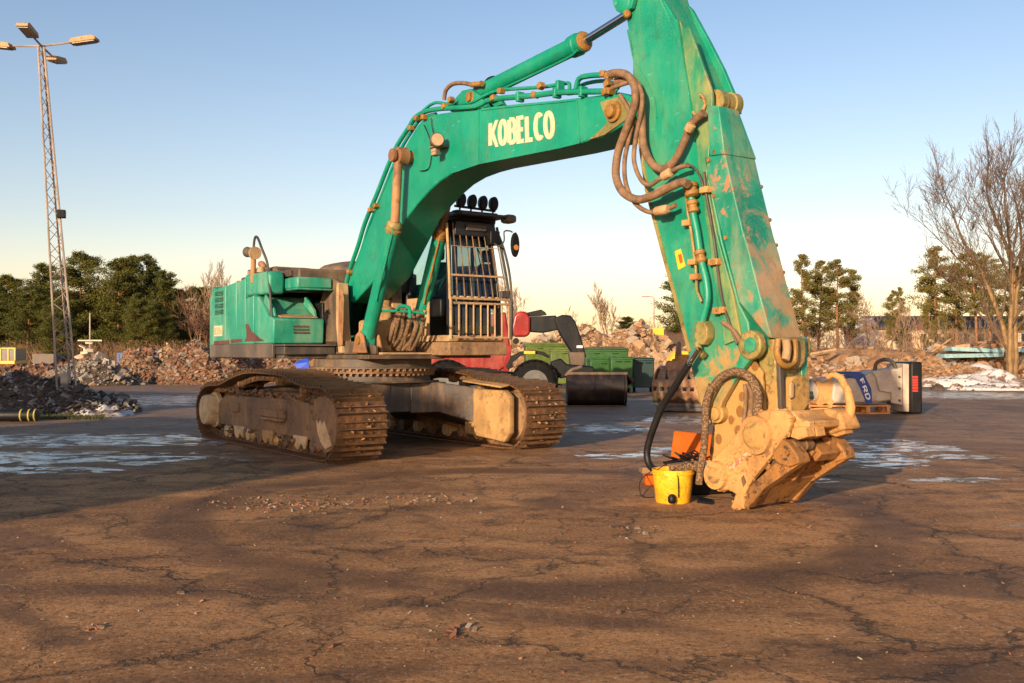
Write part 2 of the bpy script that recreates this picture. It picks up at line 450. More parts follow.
    pud = N.mr(N.math('ADD', pn, N.math('MULTIPLY', N.math('SQRT', el), .22)), .64, .70)
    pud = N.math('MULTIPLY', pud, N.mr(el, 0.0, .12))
    ice_sheen = N.math('MULTIPLY', pud, N.mr(N.noise(3.1, 5, .6, .5), .42, .54))
    c = N.mix(pud, c, (.05, .040, .033))
    c = N.mix(N.math('MULTIPLY', ice_sheen, .75), c, (.86, .85, .86))
    rg = N.math('SUBTRACT', .84, N.math('MULTIPLY', wet, .10))
    rg = N.math('SUBTRACT', rg, N.math('MULTIPLY', N.mr(Y, 9, 24), .22))
    rg = N.math('MULTIPLY', rg, N.math('SUBTRACT', 1.0, N.math('MULTIPLY', pud, .88)))
    rg = N.math('ADD', rg, N.math('MULTIPLY', ice_sheen, .12), None, True)
    h = N.math('ADD', N.math('MULTIPLY', fine, .6), N.math('MULTIPLY', grit, .22))
    h = N.math('ADD', h, N.math('MULTIPLY', gr2, .45))
    h = N.math('ADD', h, N.math('MULTIPLY', mid, 1.6))
    h = N.math('ADD', h, N.math('MULTIPLY', sw, .7))
    h = N.math('SUBTRACT', h, N.math('MULTIPLY', crack, .9))
    h = N.math('MULTIPLY', h, N.math('SUBTRACT', 1.0, N.math('MULTIPLY', pud, .93)))
    return N.bsdf(c, rg, 0, N.bump(h, 1.0, .045), N.math('ADD', .32, N.math('MULTIPLY', pud, .4)))

g = MB()
xs = [-900, -300, -120, -60] + [-40 + i for i in range(81)] + [60, 120, 300, 900]
ys = [-200, -60, -20, -8] + [i * .8 for i in range(80)] + [66, 74, 90, 120, 200, 500, 1500]
def gz(x, y):
    if y > 64 or abs(x) > 38: return 0
    return 0
vs = [(x, y, gz(x, y)) for y in ys for x in xs]
nx = len(xs)
g.add(vs, [(j * nx + i, j * nx + i + 1, (j + 1) * nx + i + 1, (j + 1) * nx + i) for j in range(len(ys) - 1) for i in range(nx - 1)])
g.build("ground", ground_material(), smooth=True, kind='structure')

# earth strip beyond the yard
m_earth = simple("brown_earth", (.17, .085, .04), .95, var=.5, scale=.5, bump=1, c2=(.30, .17, .085), bd=.2)
m_snow = NT("old_snow")
_s = m_snow
_c = _s.mix(_s.mr(_s.noise(1.6, 7, .7, .6), .50, .58), (.52, .50, .50), (.17, .10, .06))
m_snow = _s.bsdf(_c, .8, 0, _s.bump(_s.noise(4, 6, .65), .8, .1))
m_conc = rand_mat("broken_concrete", [(.30, .26, .22), (.20, .18, .16), (.38, .33, .28), (.24, .17, .12)])
m_steelworn = paint("worn_shoe_steel", (.15, .09, .05), dust=(.27, .13, .045), dust_amt=.6, rust_amt=.3, rough=.38, scale=3, metal=.35, grime=.4)
m_rubble = rand_mat("brick_rubble", [(.22, .085, .042), (.26, .15, .09), (.16, .055, .03), (.28, .23, .18), (.11, .065, .04)])
m_scrapwood = rand_mat("demolition_wood", [(.36, .20, .10), (.26, .13, .06), (.42, .27, .15), (.30, .24, .19)])
m_pinkrub = rand_mat("plaster_rubble", [(.42, .26, .14), (.33, .18, .09), (.48, .33, .20), (.24, .14, .08), (.36, .28, .20)])
m_soil = simple("dark_soil", (.045, .032, .024), .95, var=.5, scale=1.2, bump=1, c2=(.11, .075, .05), bd=.15)
m_grass = rand_mat("dull_grass", [(.06, .075, .02), (.09, .08, .03), (.04, .06, .015)])
# ================================================================== EXCAVATOR
exc = empty("excavator", MC, M_ANG, "large green tracked excavator with tall boom, standing mid-yard on muddy tarmac", "excavator")
def pf(pts, v, zmin=None):
    o = [mp(a, b, v) for a, b in pts]
    if zmin is not None: o = [Vector((p.x, p.y, max(p.z, zmin))) for p in o]
    return o
def plate(name, pts, v0, v1, mat, bevel=.012, parent=exc, v_at=None, **k):
    """outline seen in the photo, taken to the plane v_at and built from v0 to v1"""
    q = pf(pts, v0 if v_at is None else v_at)
    q = [Vector((p.x, v0, p.z)) for p in q]
    return MB().prism(q, (0, v1 - v0, 0)).build(name, mat, parent, bevel, **k)
def pprism(name, uz, v0, v1, mat, bevel=.012, parent=exc, **k):
    return MB().prism([(u, v0, z) for u, z in uz], (0, v1 - v0, 0)).build(name, mat, parent, bevel, **k)
def bx(name, u0, u1, v0, v1, z0, z1, mat, bevel=.015, parent=exc, **k):
    return MB().box(u0, u1, v0, v1, z0, z1).build(name, mat, parent, bevel, **k)

m_shoemud = rand_mat('orange_brown_mud', [(.22, .10, .035), (.34, .16, .055), (.12, .06, .025), (.42, .24, .11)])
# ---- tracks
TW = .83; W2 = 2.15
prof = [(-2.75, .0), (-2.0, 0), (-1, 0), (0, 0), (1, 0), (2.25, 0), (2.6, .05), (2.86, .27), (2.95, .55), (2.92, .82), (2.72, 1.04), (2.35, 1.15), (1.9, 1.16), (1.4, 1.21),
        (.9, 1.31), (.1, 1.34), (-.74, 1.33), (-1.39, 1.24), (-2.1, 1.09), (-2.7, 1.06), (-3.1, .95), (-3.36, .7), (-3.38, .4), (-3.15, .12)]
def path_pts(pr, n, off=0.0):
    c = catmull([Vector((u, 0, z)) for u, z in pr], 12, True)
    L = [0]
    for i in range(len(c)): L.append(L[-1] + (c[(i + 1) % len(c)] - c[i]).length)
    out = []
    k = 0
    for j in range(n):
        d = L[-1] * j / n
        while L[k + 1] < d: k += 1
        a, b = c[k % len(c)], c[(k + 1) % len(c)]
        p = a.lerp(b, (d - L[k]) / max(1e-6, L[k + 1] - L[k]))
        a2, b2 = c[(k - 4) % len(c)], c[(k + 5) % len(c)]
        t = (b2 - a2).normalized()
        nrm = Vector((t.z, 0, -t.x))          # outward (path runs forward along the ground)
        out.append((p + nrm * off, t, nrm))
    return out
NS = 62
shoe = MB()
shoe.prism([(-.112, -TW / 2, -.035), (.100, -TW / 2, -.035), (.108, -TW / 2, -.018), (-.104, -TW / 2, -.018)], (0, TW, 0))
shoe.cur = 1
for cx, hh in ((-.088, .066), (.018, .050)):
    shoe.prism([(cx - .013, -TW / 2 + .004, -.019), (cx + .017, -TW / 2 + .004, -.019), (cx + .010, -TW / 2 + .004, hh - .02), (cx - .006, -TW / 2 + .004, hh - .02)], (0, TW - .008, 0))
shoe.cur = 0
for bv in (-.16, .16):
    for bu in (-.04, .07): shoe.box(bu - .016, bu + .016, bv - .018, bv + .018, -.02, .0)
me_shoe = shoe.mesh("track_shoe", [m_track, m_steelworn])
def roller(name, parent, p, r, w, m=None):
    mb = MB()
    mb.stepped((p[0], p[1] - w / 2, p[2]), (p[0], p[1] + w / 2, p[2]), [(0, r * .45), (.02, r * .8), (.12, r * .85), (.14, r), (.3, r), (.32, r * .75), (.68, r * .75), (.7, r), (.86, r), (.88, r * .85), (.98, r * .8), (1, r * .45)], 18)
    return mb.build(name, m or m_frame, parent, smooth=True)
def make_track(vc, side):
    tr = empty("crawler_track", (0, 0, 0)); tr.parent = exc
    for i, (p, t, n) in enumerate(path_pts(prof, NS)):
        M = Matrix((( t.x, 0, n.x, p.x), (0, 1, 0, vc), (t.z, 0, n.z, p.z), (0, 0, 0, 1)))
        M = M @ Matrix.Rotation(rnd.uniform(-.025, .025), 4, 'Y') @ Matrix.Translation((0, rnd.uniform(-.006, .006), 0))
        inst(me_shoe, "track_shoe", tr, M)
    ch = MB()
    for i, (p, t, n) in enumerate(path_pts(prof, NS, -.10)):
        for s in (-.14, .14):
            M = Matrix(((t.x, 0, n.x, p.x), (0, 1, 0, vc + s), (t.z, 0, n.z, p.z), (0, 0, 0, 1)))
            ch.box(-.125, .125, -.035, .035, -.065, .062, M)
        M = Matrix(((t.x, 0, n.x, p.x), (0, 1, 0, vc), (t.z, 0, n.z, p.z), (0, 0, 0, 1)))
        a = M @ Vector((.11, -.19, 0)); b = M @ Vector((.11, .19, 0))
        ch.cyl(a, b, .042, 8)
    ch.build("track_chain", m_chain, tr, fixn=False)
    o = side                                   # -1: machine's right (near) track
    vo = vc + o * .26
    # main side frame with sloped, mud-loaded shoulders
    fr = MB()
    fr.prism([(-2.55, vo, .30), (2.15, vo, .28), (2.2, vo, .78), (1.2, vo, .90), (-2.2, vo, .86), (-2.55, vo, .70)], (0, -o * .50, 0))
    fr.prism([(-2.5, vo - o * .06, .80), (2.0, vo - o * .06, .84), (1.7, vo - o * .2, 1.0), (-2.0, vo - o * .2, .97)], (0, -o * .18, 0))
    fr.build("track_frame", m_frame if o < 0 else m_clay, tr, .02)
    for a_ in ((-.35, .75, .05, .57, .70), (-1.75, -1.4, .05, .58, .74), (-.30, .70, .10, .52, .565)):
        MB().box(a_[0], a_[1], min(vo, vo + o * a_[2]), max(vo, vo + o * a_[2]), a_[3], a_[4]).build("step_bracket", m_frame, tr, .01)
    # idler guard at the front, rounded
    q = [(1.72, .22), (2.2, .16), (2.52, .22), (2.72, .42), (2.76, .62), (2.66, .82), (2.42, .95), (2.1, .98), (1.85, .93)]
    vg = vo + o * .035
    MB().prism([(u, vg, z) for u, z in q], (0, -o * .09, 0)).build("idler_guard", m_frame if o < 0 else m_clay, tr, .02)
    if o < 0:
        MB().prism([(u, vg - .012, z) for u, z in [(1.98, .62), (2.05, .55), (2.12, .63), (2.19, .56), (2.26, .62), (2.36, .50), (2.52, .26), (2.30, .19), (2.12, .30), (2.02, .45)]], (0, .03, 0)).build("worn_patch", m_cream, tr, .003)
    MB().stepped((2.28, vc - .3, .56), (2.28, vc + .3, .56), [(0, .1), (.02, .42), (.2, .44), (.22, .48), (.4, .48), (.42, .38), (.58, .38), (.6, .48), (.78, .48), (.8, .44), (.98, .42), (1, .1)], 28).build("idler_wheel", m_frame, tr, smooth=True)
    # sprocket with teeth and final drive hub
    sp = MB()
    sp.stepped((-2.86, vc - .05, .56), (-2.86, vc + .05, .56), [(0, .2), (.01, .38), (.99, .38), (1, .2)], 24)
    for k in range(13):
        a = 2 * math.pi * k / 13
        M = Matrix.Translation((-2.86, vc, .56)) @ Matrix.Rotation(a, 4, 'Y')
        sp.prism([M @ Vector(p) for p in [(.36, -.04, -.06), (.45, -.04, -.025), (.45, -.04, .025), (.36, -.04, .06)]], M.to_3x3() @ Vector((0, .08, 0)))
    sp.build("sprocket", m_frame, tr, .006)
    MB().stepped((-2.86, vo - o * .1, .56), (-2.86, vc + o * .46, .56), [(0, .34), (.25, .34), (.3, .30), (.8, .29), (.93, .27), (1, .20)], 26).build("final_drive", m_cream, tr, smooth=True)
    for k in range(8): roller("bottom_roller", tr, (-2.1 + k * .55, vc, .20), .13, .56, m_frame if k % 2 else m_cream)
    for u, z in ((-1.55, 1.08), (.25, 1.17), (1.25, 1.05)): roller("carrier_roller", tr, (u, vc, z - .0), .07, .5)
    for k in range(3):
        u = -1.35 + k * 1.35
        MB().prism([(u - .26, vo + o * .05, .33), (u + .26, vo + o * .05, .33), (u + .18, vo + o * .05, .12), (u + .05, vo + o * .05, .22), (u - .06, vo + o * .05, .10), (u - .2, vo + o * .05, .16)], (0, -o * .05, 0)).build("roller_guard", m_cream if k != 1 else m_clay, tr, .012)
    # clods of mud caught between frame and chain
    mud = MB()
    R = random.Random(5 + int(vc))
    for k in range(220):
        u = R.uniform(-2.4, 2.3)
        if k % 3: mud.chunk((u, vo - o * R.uniform(.0, .2), .90 + .07 * R.random()), R.uniform(.05, .13), R)
        else: mud.chunk((u, vo + o * R.uniform(-.1, .03), .16 + .12 * R.random()), R.uniform(.05, .12), R)
    mud.build("caked_mud", m_clay if o > 0 else m_frame, tr, kind='stuff', smooth=False)
    return tr
make_track(-W2 + TW / 2, -1)
make_track(W2 - TW / 2, 1)
# far track's inner face and front end (seen under the machine)
m_legs = paint("dusty_shaded_leg_steel", (.07, .06, .055), dust=(.30, .18, .09), dust_amt=.7, rust_amt=.3, rough=.7, scale=1.5, bump=.4, grime=.5)  # dusty steel, base darkened to carry shadow of near track and boom
cb = MB()
cb.prism([(-1.0, -.95, .62), (1.0, -.95, .62), (1.0, .5, .62), (1.0, .95, .62), (-1.0, .95, .62)], (0, 0, .52))
cb.build("centre_frame", m_dark, exc, .02)
for su in (1, -1):
    for sv in (1, -1):
        lg = MB()
        top = [(su * .3, sv * .4, 1.13), (su * 1.02, sv * .2, 1.13), (su * 1.05, sv * .75, 1.13), (su * 1.9, sv * 1.50, 1.0), (su * 1.0, sv * 1.5, 1.0), (su * .3, sv * .9, 1.13)]
        bot = [(su * .3, sv * .4, .60), (su * 1.02, sv * .2, .60), (su * 1.05, sv * .75, .60), (su * 1.9, sv * 1.50, .30), (su * 1.0, sv * 1.5, .30), (su * .3, sv * .9, .60)]
        lg.loft([bot, top])
        lg.build("frame_leg", m_legs, exc, .02)
# inner guard box of the far track, front end
pprism("track_end_box", [(1.25, .22), (2.45, .14), (2.62, .3), (2.62, .92), (2.45, 1.02), (1.25, 1.02)], 1.18, 1.30, m_clay, .02)
pprism("track_end_box", [(1.25, .22), (2.45, .14), (2.62, .3), (2.62, .92), (2.45, 1.02), (1.25, 1.02)], -1.30, -1.18, m_clay, .02)
MB().loft([[(1.2, 1.16, 1.14), (2.4, 1.16, 1.06), (2.4, 1.40, 1.10), (1.2, 1.40, 1.16)], [(1.2, 1.16, 1.17), (2.4, 1.16, 1.09), (2.4, 1.40, 1.13), (1.2, 1.40, 1.19)]]).build("mud_shelf", m_clay, exc, .01)

# ---- slew ring
sl = empty("slew_ring", (0, 0, 0)); sl.parent = exc
MB().stepped((0, 0, 1.14), (0, 0, 1.30), [(0, 1.20), (.12, 1.20), (.13, 1.05), (1, 1.02)], 64).build("lower_flange", m_deck, sl, smooth=True)
MB().stepped((0, 0, 1.30), (0, 0, 1.36), [(0, 1.12), (1, 1.12)], 64).build("ring_race", m_track, sl, smooth=True)
MB().stepped((0, 0, 1.38), (0, 0, 1.55), [(0, 1.16), (.2, 1.16), (.22, 1.06), (1, 1.06)], 64).build("upper_flange", m_deck, sl, smooth=True)
bl = MB()
for k in range(60):
    a = 2 * math.pi * k / 60
    for z, r in ((1.285, 1.085), (1.365, 1.135)):
        bl.box(-.028, .028, -.02, .02, -.022, .022, Matrix.Translation((r * math.cos(a), r * math.sin(a), z)) @ Matrix.Rotation(a, 4, 'Z'))
bl.build("ring_bolts", m_frame, sl, kind='stuff', fixn=False)

# ---- revolving deck
deck = MB()
deck.box(-3.5, 1.25, -.75, .75, 1.555, 1.63)
deck.box(-3.3, -.4, -1.58, 1.6, 1.57, 1.62)
deck.box(-.4, 1.30, .76, 1.72, 1.57, 1.62)
deck.build("deck_plate", m_deck, exc, .01)
pprism("deck_beam", [(-3.3, 1.64), (1.2, 1.64), (1.2, 1.78), (.6, 1.86), (-3.3, 1.95)], -.60, -.54, m_deck)
pprism("deck_beam", [(-3.3, 1.64), (1.2, 1.64), (1.2, 1.78), (.6, 1.86), (-3.3, 1.95)], .54, .60, m_deck)
MB().box(.55, 1.28, -.52, .52, 1.632, 1.67).build("deck_front_plate", m_bar, exc, .01)
# skirt and counterweight
bx("side_skirt", -4.0, -.70, -1.66, -1.60, 1.57, 1.83, m_skirt)
bx("skirt_top", -1.0, -.25, -1.62, -.62, 1.785, 1.815, m_skirt, .006)
bx("skirt_front", -.95, -.30, -1.60, -.62, 1.63, 1.775, m_dark)
cw = []
for z, k in ((1.56, .0), (1.60, .05), (2.2, .07), (2.75, .04), (2.93, -.03), (3.0, -.14)):
    cw.append([(-3.55, -1.63 - min(k, 0) * -1, z), (-4.02 - k * .3, -1.65 + (-k if k < 0 else 0), z), (-4.13 - k, -1.58, z), (-4.26 - k, -1.0, z), (-4.32 - k, 0, z), (-4.22 - k, 1.0, z), (-4.02 - k, 1.50, z), (-3.90, 1.63, z), (-3.55, 1.63, z)])
MB().loft(cw).build("counterweight", m_green_body, exc, .04, seg=3)
for u0, u1, z0, z1 in ((-3.86, -3.12, 1.83, 2.98), (-3.10, -2.52, 1.83, 3.02), (-2.50, -2.05, 1.83, 3.06), (-2.03, -1.62, 1.83, 2.72)):
    dpn = pprism("side_door", [(u0, z0), (u1, z0), (u1, z1 + .02), (u0, z1 - .03)], -1.655, -1.45, m_green_body, .018)
    if u0 == -3.86: door0 = dpn
for g0 in range(4):
    z0 = 2.44 + g0 * .125
    bx("vent_recess", -3.70, -3.22, -1.662, -1.655, z0, z0 + .095, m_dark, .002)
    for k in range(3):
        MB().box(-3.69, -3.23, -.012, .012, -.003, .003, Matrix.Translation((0, -1.672, z0 + .018 + k * .03)) @ Matrix.Rotation(rad(35), 4, 'X')).build("louvre_slat", m_green_body, exc)
# dark swoosh decal and stripe
m_decal = simple("dark_red_decal", (.10, .035, .03), .6)
plate("decal_stripe", [(214, 341), (229, 340), (229, 343.5), (214, 345)], -1.662, -1.656, m_decal, 0)
plate("decal_stripe", [(230.5, 339.5), (242, 338.7), (242, 342), (230.5, 343.2)], -1.662, -1.656, m_decal, 0)
plate("decal_stripe", [(245, 324), (248, 324), (251, 331), (258, 337), (264, 341), (244, 341.5), (246.5, 337), (246.5, 331)], -1.664, -1.658, m_decal, 0)

# lettering built from strokes
def arc(cx, cy, rx, ry, a0, a1, n=14): return [(cx + rx * math.cos(rad(a0 + (a1 - a0) * i / n)), cy + ry * math.sin(rad(a0 + (a1 - a0) * i / n))) for i in range(n + 1)]
GL = {
 'K': [[(0, 0), (0, 1)], [(.72, 1.12), (.10, .42)], [(.20, .56), (.74, -.12)]],
 'O': [arc(.34, .5, .34, .5, 90, 450, 24)],
 'B': [[(0, 0), (0, 1)], [(0, 1), (.3, 1)] + arc(.3, .76, .26, .24, 90, -90, 8) + [(0, .52)], [(0, .52), (.32, .52)] + arc(.32, .26, .28, .26, 90, -90, 8) + [(0, 0)]],
 'E': [[(.5, 1), (0, 1), (0, 0), (.5, 0)], [(0, .5), (.44, .5)]],
 'L': [[(0, 1), (0, 0), (.5, 0)]],
 'C': [arc(.34, .5, .34, .5, 50, 310, 20)],
 'F': [[(.5, 1), (0, 1), (0, 0)], [(0, .5), (.44, .5)]],
 'R': [[(0, 0), (0, 1)], [(0, 1), (.3, 1)] + arc(.3, .74, .26, .26, 90, -90, 8) + [(0, .48)], [(.22, .48), (.56, 0)]],
 'D': [[(0, 0), (0, 1)], [(0, 1), (.2, 1)] + arc(.2, .5, .36, .5, 90, -90, 12) + [(0, 0)]],
 '8': [arc(.27, .75, .23, .25, 90, 450, 16), arc(.27, .26, .27, .26, 90, 450, 16)],
 '3': [arc(.22, .75, .26, .25, 150, -90, 10), arc(.22, .26, .28, .26, 90, -150, 10)],
 '0': [arc(.27, .5, .27, .5, 90, 450, 20)],
 '6': [arc(.27, .28, .27, .28, 90, 450, 16), [(0.01, .3), (.06, .7), (.4, 1)]],
 'b': [[(0, 0), (0, 1)], arc(.22, .28, .2, .26, 90, 450, 14)],
}
def strip2d(pl, w):
    n = len(pl); L_ = []; R_ = []
    closed = math.dist(pl[0], pl[-1]) < 1e-4
    for i in range(n):
        a = pl[i - 1] if i else (pl[-2] if closed else pl[0]); b = pl[i]; c = pl[i + 1] if i < n - 1 else (pl[1] if closed else pl[-1])
        d1 = Vector((b[0] - a[0], b[1] - a[1])); d2 = Vector((c[0] - b[0], c[1] - b[1]))
        if d1.length < 1e-6: d1 = d2
        if d2.length < 1e-6: d2 = d1
        d1.normalize(); d2.normalize()
        nn = Vector((-d1.y - d2.y, d1.x + d2.x))
        if nn.length < 1e-6: nn = Vector((-d1.y, d1.x))
        nn.normalize(); k = min(1.5, 1 / max(.5, nn.dot(Vector((-d1.y, d1.x)))))
        L_.append((b[0] + nn.x * w * k, b[1] + nn.y * w * k)); R_.append((b[0] - nn.x * w * k, b[1] - nn.y * w * k))
    return L_, R_
def lettering(name, text, place, mat, parent, sw=.12, gap=.34, depth=.004, adv=None, lift=None, ysc=1.0):
    """place(x, y) -> 3D, x and y in 0..1 over the whole word; lift = outward normal"""
    wd = {'K': .66, 'O': .68, 'B': .58, 'E': .5, 'L': .5, 'C': .58, 'F': .5, 'R': .56, 'D': .56, '8': .54, '3': .5, '0': .54, '6': .54, 'b': .42}
    tot = sum(wd[c] for c in text) + gap * (len(text) - 1)
    x0 = 0; s_i = 0; mb = MB()
    lift = Vector(lift)
    for c in text:
        for pl in GL[c]:
            Lp, Rp = strip2d([(x, y * ysc) for x, y in pl], sw)
            cl_ = lambda q: (min(max(q[0], -sw), wd[c] + sw), min(max(q[1], -sw), ysc + sw))
            Lp = [cl_(q) for q in Lp]; Rp = [cl_(q) for q in Rp]
            s_i += 1
            d = depth + (s_i % 3) * .0008
            def P(q): return Vector(place((q[0] + x0 + sw) / (tot + 2 * sw), (q[1] + sw) / (ysc + 2 * sw)))
            n = len(Lp)
            vs = [P(q) + lift * d for q in Lp] + [P(q) + lift * d for q in Rp] + [P(q) - lift * .002 for q in Lp] + [P(q) - lift * .002 for q in Rp]
            fs = []
            for i in range(n - 1):
                fs += [(i, i + 1, n + i + 1, n + i), (i, 2 * n + i, 2 * n + i + 1, i + 1), (n + i, n + i + 1, 3 * n + i + 1, 3 * n + i)]
            fs += [(0, n, 3 * n, 2 * n), (n - 1, 3 * n - 1, 4 * n - 1, 2 * n - 1)]
            mb.add(vs, fs)
        x0 += wd[c] + gap
    return mb.build(name, mat, parent, fixn=True)
def quad_place(p00, p10, p01, p11):
    return lambda x, y: p00.lerp(p10, x).lerp(p01.lerp(p11, x), y)
pl_ = bx("model_plate", -3.74, -3.28, -1.666, -1.656, 2.00, 2.21, m_letter, 0)
lettering("model_number", "830b", quad_place(*[Vector(p) for p in ((-3.72, -1.667, 2.03), (-3.30, -1.667, 2.04), (-3.72, -1.667, 2.18), (-3.30, -1.667, 2.19))]), simple("faded_print", (.50, .28, .16), .7), exc, sw=.09, gap=.26, depth=.003, lift=(0, -1, 0))

# ---- front right tool box / tank with steps
tank = [(-1.60, 1.83), (-.70, 1.83), (-.66, 2.28), (-.98, 2.34), (-1.06, 2.42), (-1.40, 2.70), (-1.60, 2.72)]
pprism("fuel_tank", tank, -1.65, -.66, m_green_body, .03, seg=3)
MB().prism([(-.97, -1.50, 2.352), (-.70, -1.50, 2.30), (-.70, -.78, 2.30), (-.97, -.78, 2.352)], (0, 0, .02)).build("step_tread", m_bar, exc, .004)
# raised lip round the step tray
pprism("tray_side", [(-1.32, 2.58), (-.80, 2.32), (-.86, 2.46), (-1.25, 2.74)], -.80, -.74, m_green_body)
pprism("tray_side", [(-1.32, 2.58), (-.80, 2.32), (-.86, 2.46), (-1.25, 2.74)], -1.58, -1.53, m_green_body)
for k in range(3): bx("vent_slot", -.672, -.655, -1.28, -.98, 2.02 + k * .055, 2.05 + k * .055, m_dark, .004)
# raised filter housing
pprism("filter_housing", [(-2.28, 2.74), (-.96, 2.74), (-.94, 3.08), (-1.02, 3.16), (-2.12, 3.16), (-2.28, 3.0)], -1.62, -1.32, m_green_body, .05, seg=4)
bx("front_hood", -1.3, -.42, -1.30, -.62, 2.83, 3.03, m_green_body, .03)
bx("hood_lip", -.9, -.40, -1.32, -.62, 2.80, 2.828, m_green_body, .01)
bx("valve_housing", -1.5, -.78, -.655, -.61, 1.85, 2.6, m_black, .02)
hv = MB()
R = random.Random(3)
for k in range(7):
    a = Vector((-.72, -.66 + k * .02, 2.3 - k * .05)); 
    hv.tube([a, a + Vector((.12, .05, .15)), a + Vector((.22, .12, -.1)), a + Vector((.25, .2, -.45))], .022, 6, 4)
hv.build("hose_bundle", m_hose_black, exc, smooth=True)
# engine hood
bx("engine_hood", -3.45, -.55, -1.22, 1.25, 2.80, 3.20, m_deck, .04)
bx("hood_strip", -3.2, -.8, -1.28, -1.22, 3.06, 3.17, m_deck, .01)
bx("left_housing", -3.6, -.1, 1.27, 1.63, 1.66, 3.0, m_green_body, .04)
pprism("hood_cover", [(-2.9, 3.2), (-1.7, 3.2), (-1.82, 3.31), (-2.75, 3.31)], -1.15, -.35, m_deck, .02)
for k in range(9): bx("hood_slat", -2.72 + k * .1, -2.67 + k * .1, -1.12, -.4, 3.311, 3.325, m_bar, 0)
hood = []
for u, hh, ww in ((-2.35, .02, .55), (-2.1, .17, .62), (-1.7, .27, .66), (-1.2, .27, .66), (-.75, .22, .62), (-.45, .03, .55)):
    hood.append([(u, .35 + ww * math.cos(a), 3.18 + hh * math.sin(a) ** .6) for a in [math.pi * i / 10 for i in range(11)]])
MB().loft(hood, closed=False).build("hood_dome", m_deck, exc, smooth=True)
bx("cooler_box", -3.4, -2.9, -1.1, -.1, 3.2, 3.36, m_dark, .03)
for k in range(4): bx("cooler_slat", -3.30 + k * .1, -3.25 + k * .1, -1.115, -1.10, 3.22, 3.33, m_bar, 0)
# exhaust, beacon
MB().tube([(-2.75, -1.0, 3.15), (-2.75, -1.0, 3.36), (-2.83, -1.0, 3.44), (-2.92, -1.0, 3.45)], .06, 12, 3).build("exhaust_pipe", m_rod, exc, smooth=True)
MB().stepped((-2.55, -1.05, 3.15), (-2.55, -1.05, 3.34), [(0, .14), (.6, .14), (.7, .08), (1, .06)], 16).build("air_precleaner", m_deck, exc, smooth=True)
MB().stepped((-3.55, -1.2, 2.98), (-3.55, -1.2, 3.14), [(0, .04), (.35, .04), (.36, .07), (.9, .065), (1, .04)], 14).build("beacon", m_orange, exc, smooth=True)
MB().stepped((-1.75, -1.46, 3.14), (-1.75, -1.46, 3.28), [(0, .05), (.3, .05), (.32, .085), (1, .07)], 14).build("filler_cap", m_bar, exc, smooth=True)
# handrail and rear work light
vr = -1.60
hp = [mp(x, y, vr) for x, y in ((252.5, 283), (253.5, 256), (254, 243), (255.5, 237), (258, 238.5), (262, 249), (267, 262), (268.5, 275), (271, 305), (273, 342))]
MB().tube(hp, .024, 8, 4).build("handrail", m_dark, exc, smooth=True)
c0 = mp(253, 252, vr - .02)
MB().stepped(c0 + Vector((-.1, 0, 0)), c0 + Vector((.12, 0, -.03)), [(0, .03), (.2, .06), (.8, .12), (1, .12)], 16).build("rear_work_light", m_bar, exc, smooth=True)
MB().stepped(c0 + Vector((-.08, 0, 0)), c0 + Vector((-.26, -.02, .02)), [(0, .04), (.2, .09), (.9, .10), (1, .08)], 16).build("rear_work_light", m_dark, exc, smooth=True)
tb = MB(); tb.tube([mp(x, y, vr) for x, y in ((253, 283), (253.5, 258))], .05, 10); tb.build("rail_post", m_rod, exc, smooth=True)

# ---- boom foot brackets
bpoly = [(-1.15, 1.66), (.02, 1.66), (-.10, 2.15), (-.16, 2.93), (-.42, 3.02), (-.80, 2.92), (-1.05, 2.55)]
for v0, v1 in ((-.60, -.50), (.50, .60)):
    pprism("boom_bracket", bpoly, v0, v1, m_deck, .02)
pprism("bracket_flange", [(-.10, 1.66), (.05, 1.66), (-.06, 2.15), (-.12, 2.93), (-.20, 2.93), (-.2, 2.15)], -.66, -.44, m_bar, .02)
pprism("bracket_flange", [(-.10, 1.66), (.05, 1.66), (-.06, 2.15), (-.12, 2.93), (-.20, 2.93), (-.2, 2.15)], .44, .66, m_bar, .02)
plate("bracket_groove", [(338.5, 292), (342, 290), (343.5, 300), (342, 345), (338, 347)], -.672, -.655, m_rod, .004)
bx("swing_motor", .15, .75, -.40, .40, 1.67, 2.25, m_clay, .06)
MB().stepped((.45, -.05, 2.25), (.45, -.05, 2.6), [(0, .24), (.6, .22), (.7, .15), (1, .15)], 18).build("swivel_joint", m_clay, exc, smooth=True)
R = random.Random(11)
hs = MB(); hs2 = MB()
for k in range(15):
    px = 386 + k * 2.3 + R.uniform(-1, 1)
    a = mp(px + 6, 312 + R.uniform(-6, 4), -.15 + k * .02); b = mp(px - 5, 350, -.1 + k * .02)
    m = a.lerp(b, .5) + Vector((R.uniform(.05, .2), R.uniform(-.1, .1), 0))
    (hs if k % 3 else hs2).tube([a, m, b], .027, 7, 5)
hs.build("hydraulic_hoses", m_rope, exc, smooth=True); hs2.build("hydraulic_hoses", m_hose, exc, smooth=True)

# ---- boom
BV = .325
near = [(339, 283), (349, 281), (362, 245), (375, 212), (391, 172), (408, 141), (417, 126), (425, 117), (440, 113.5), (480, 108), (520, 103.5), (560, 100), (600, 95), (618, 92), (630, 96), (636, 106), (634, 116), (623, 125),
        (602, 137), (581, 143), (560, 148), (520, 156), (480, 164), (466, 168), (452, 173.5), (440, 181), (429, 191), (418, 203), (407, 217), (378, 276), (354, 302.5), (344, 303)]
q = pf(near, -BV)
boom = MB().prism(q, (0, 2 * BV, 0)).build("boom", m_green, exc, .02)
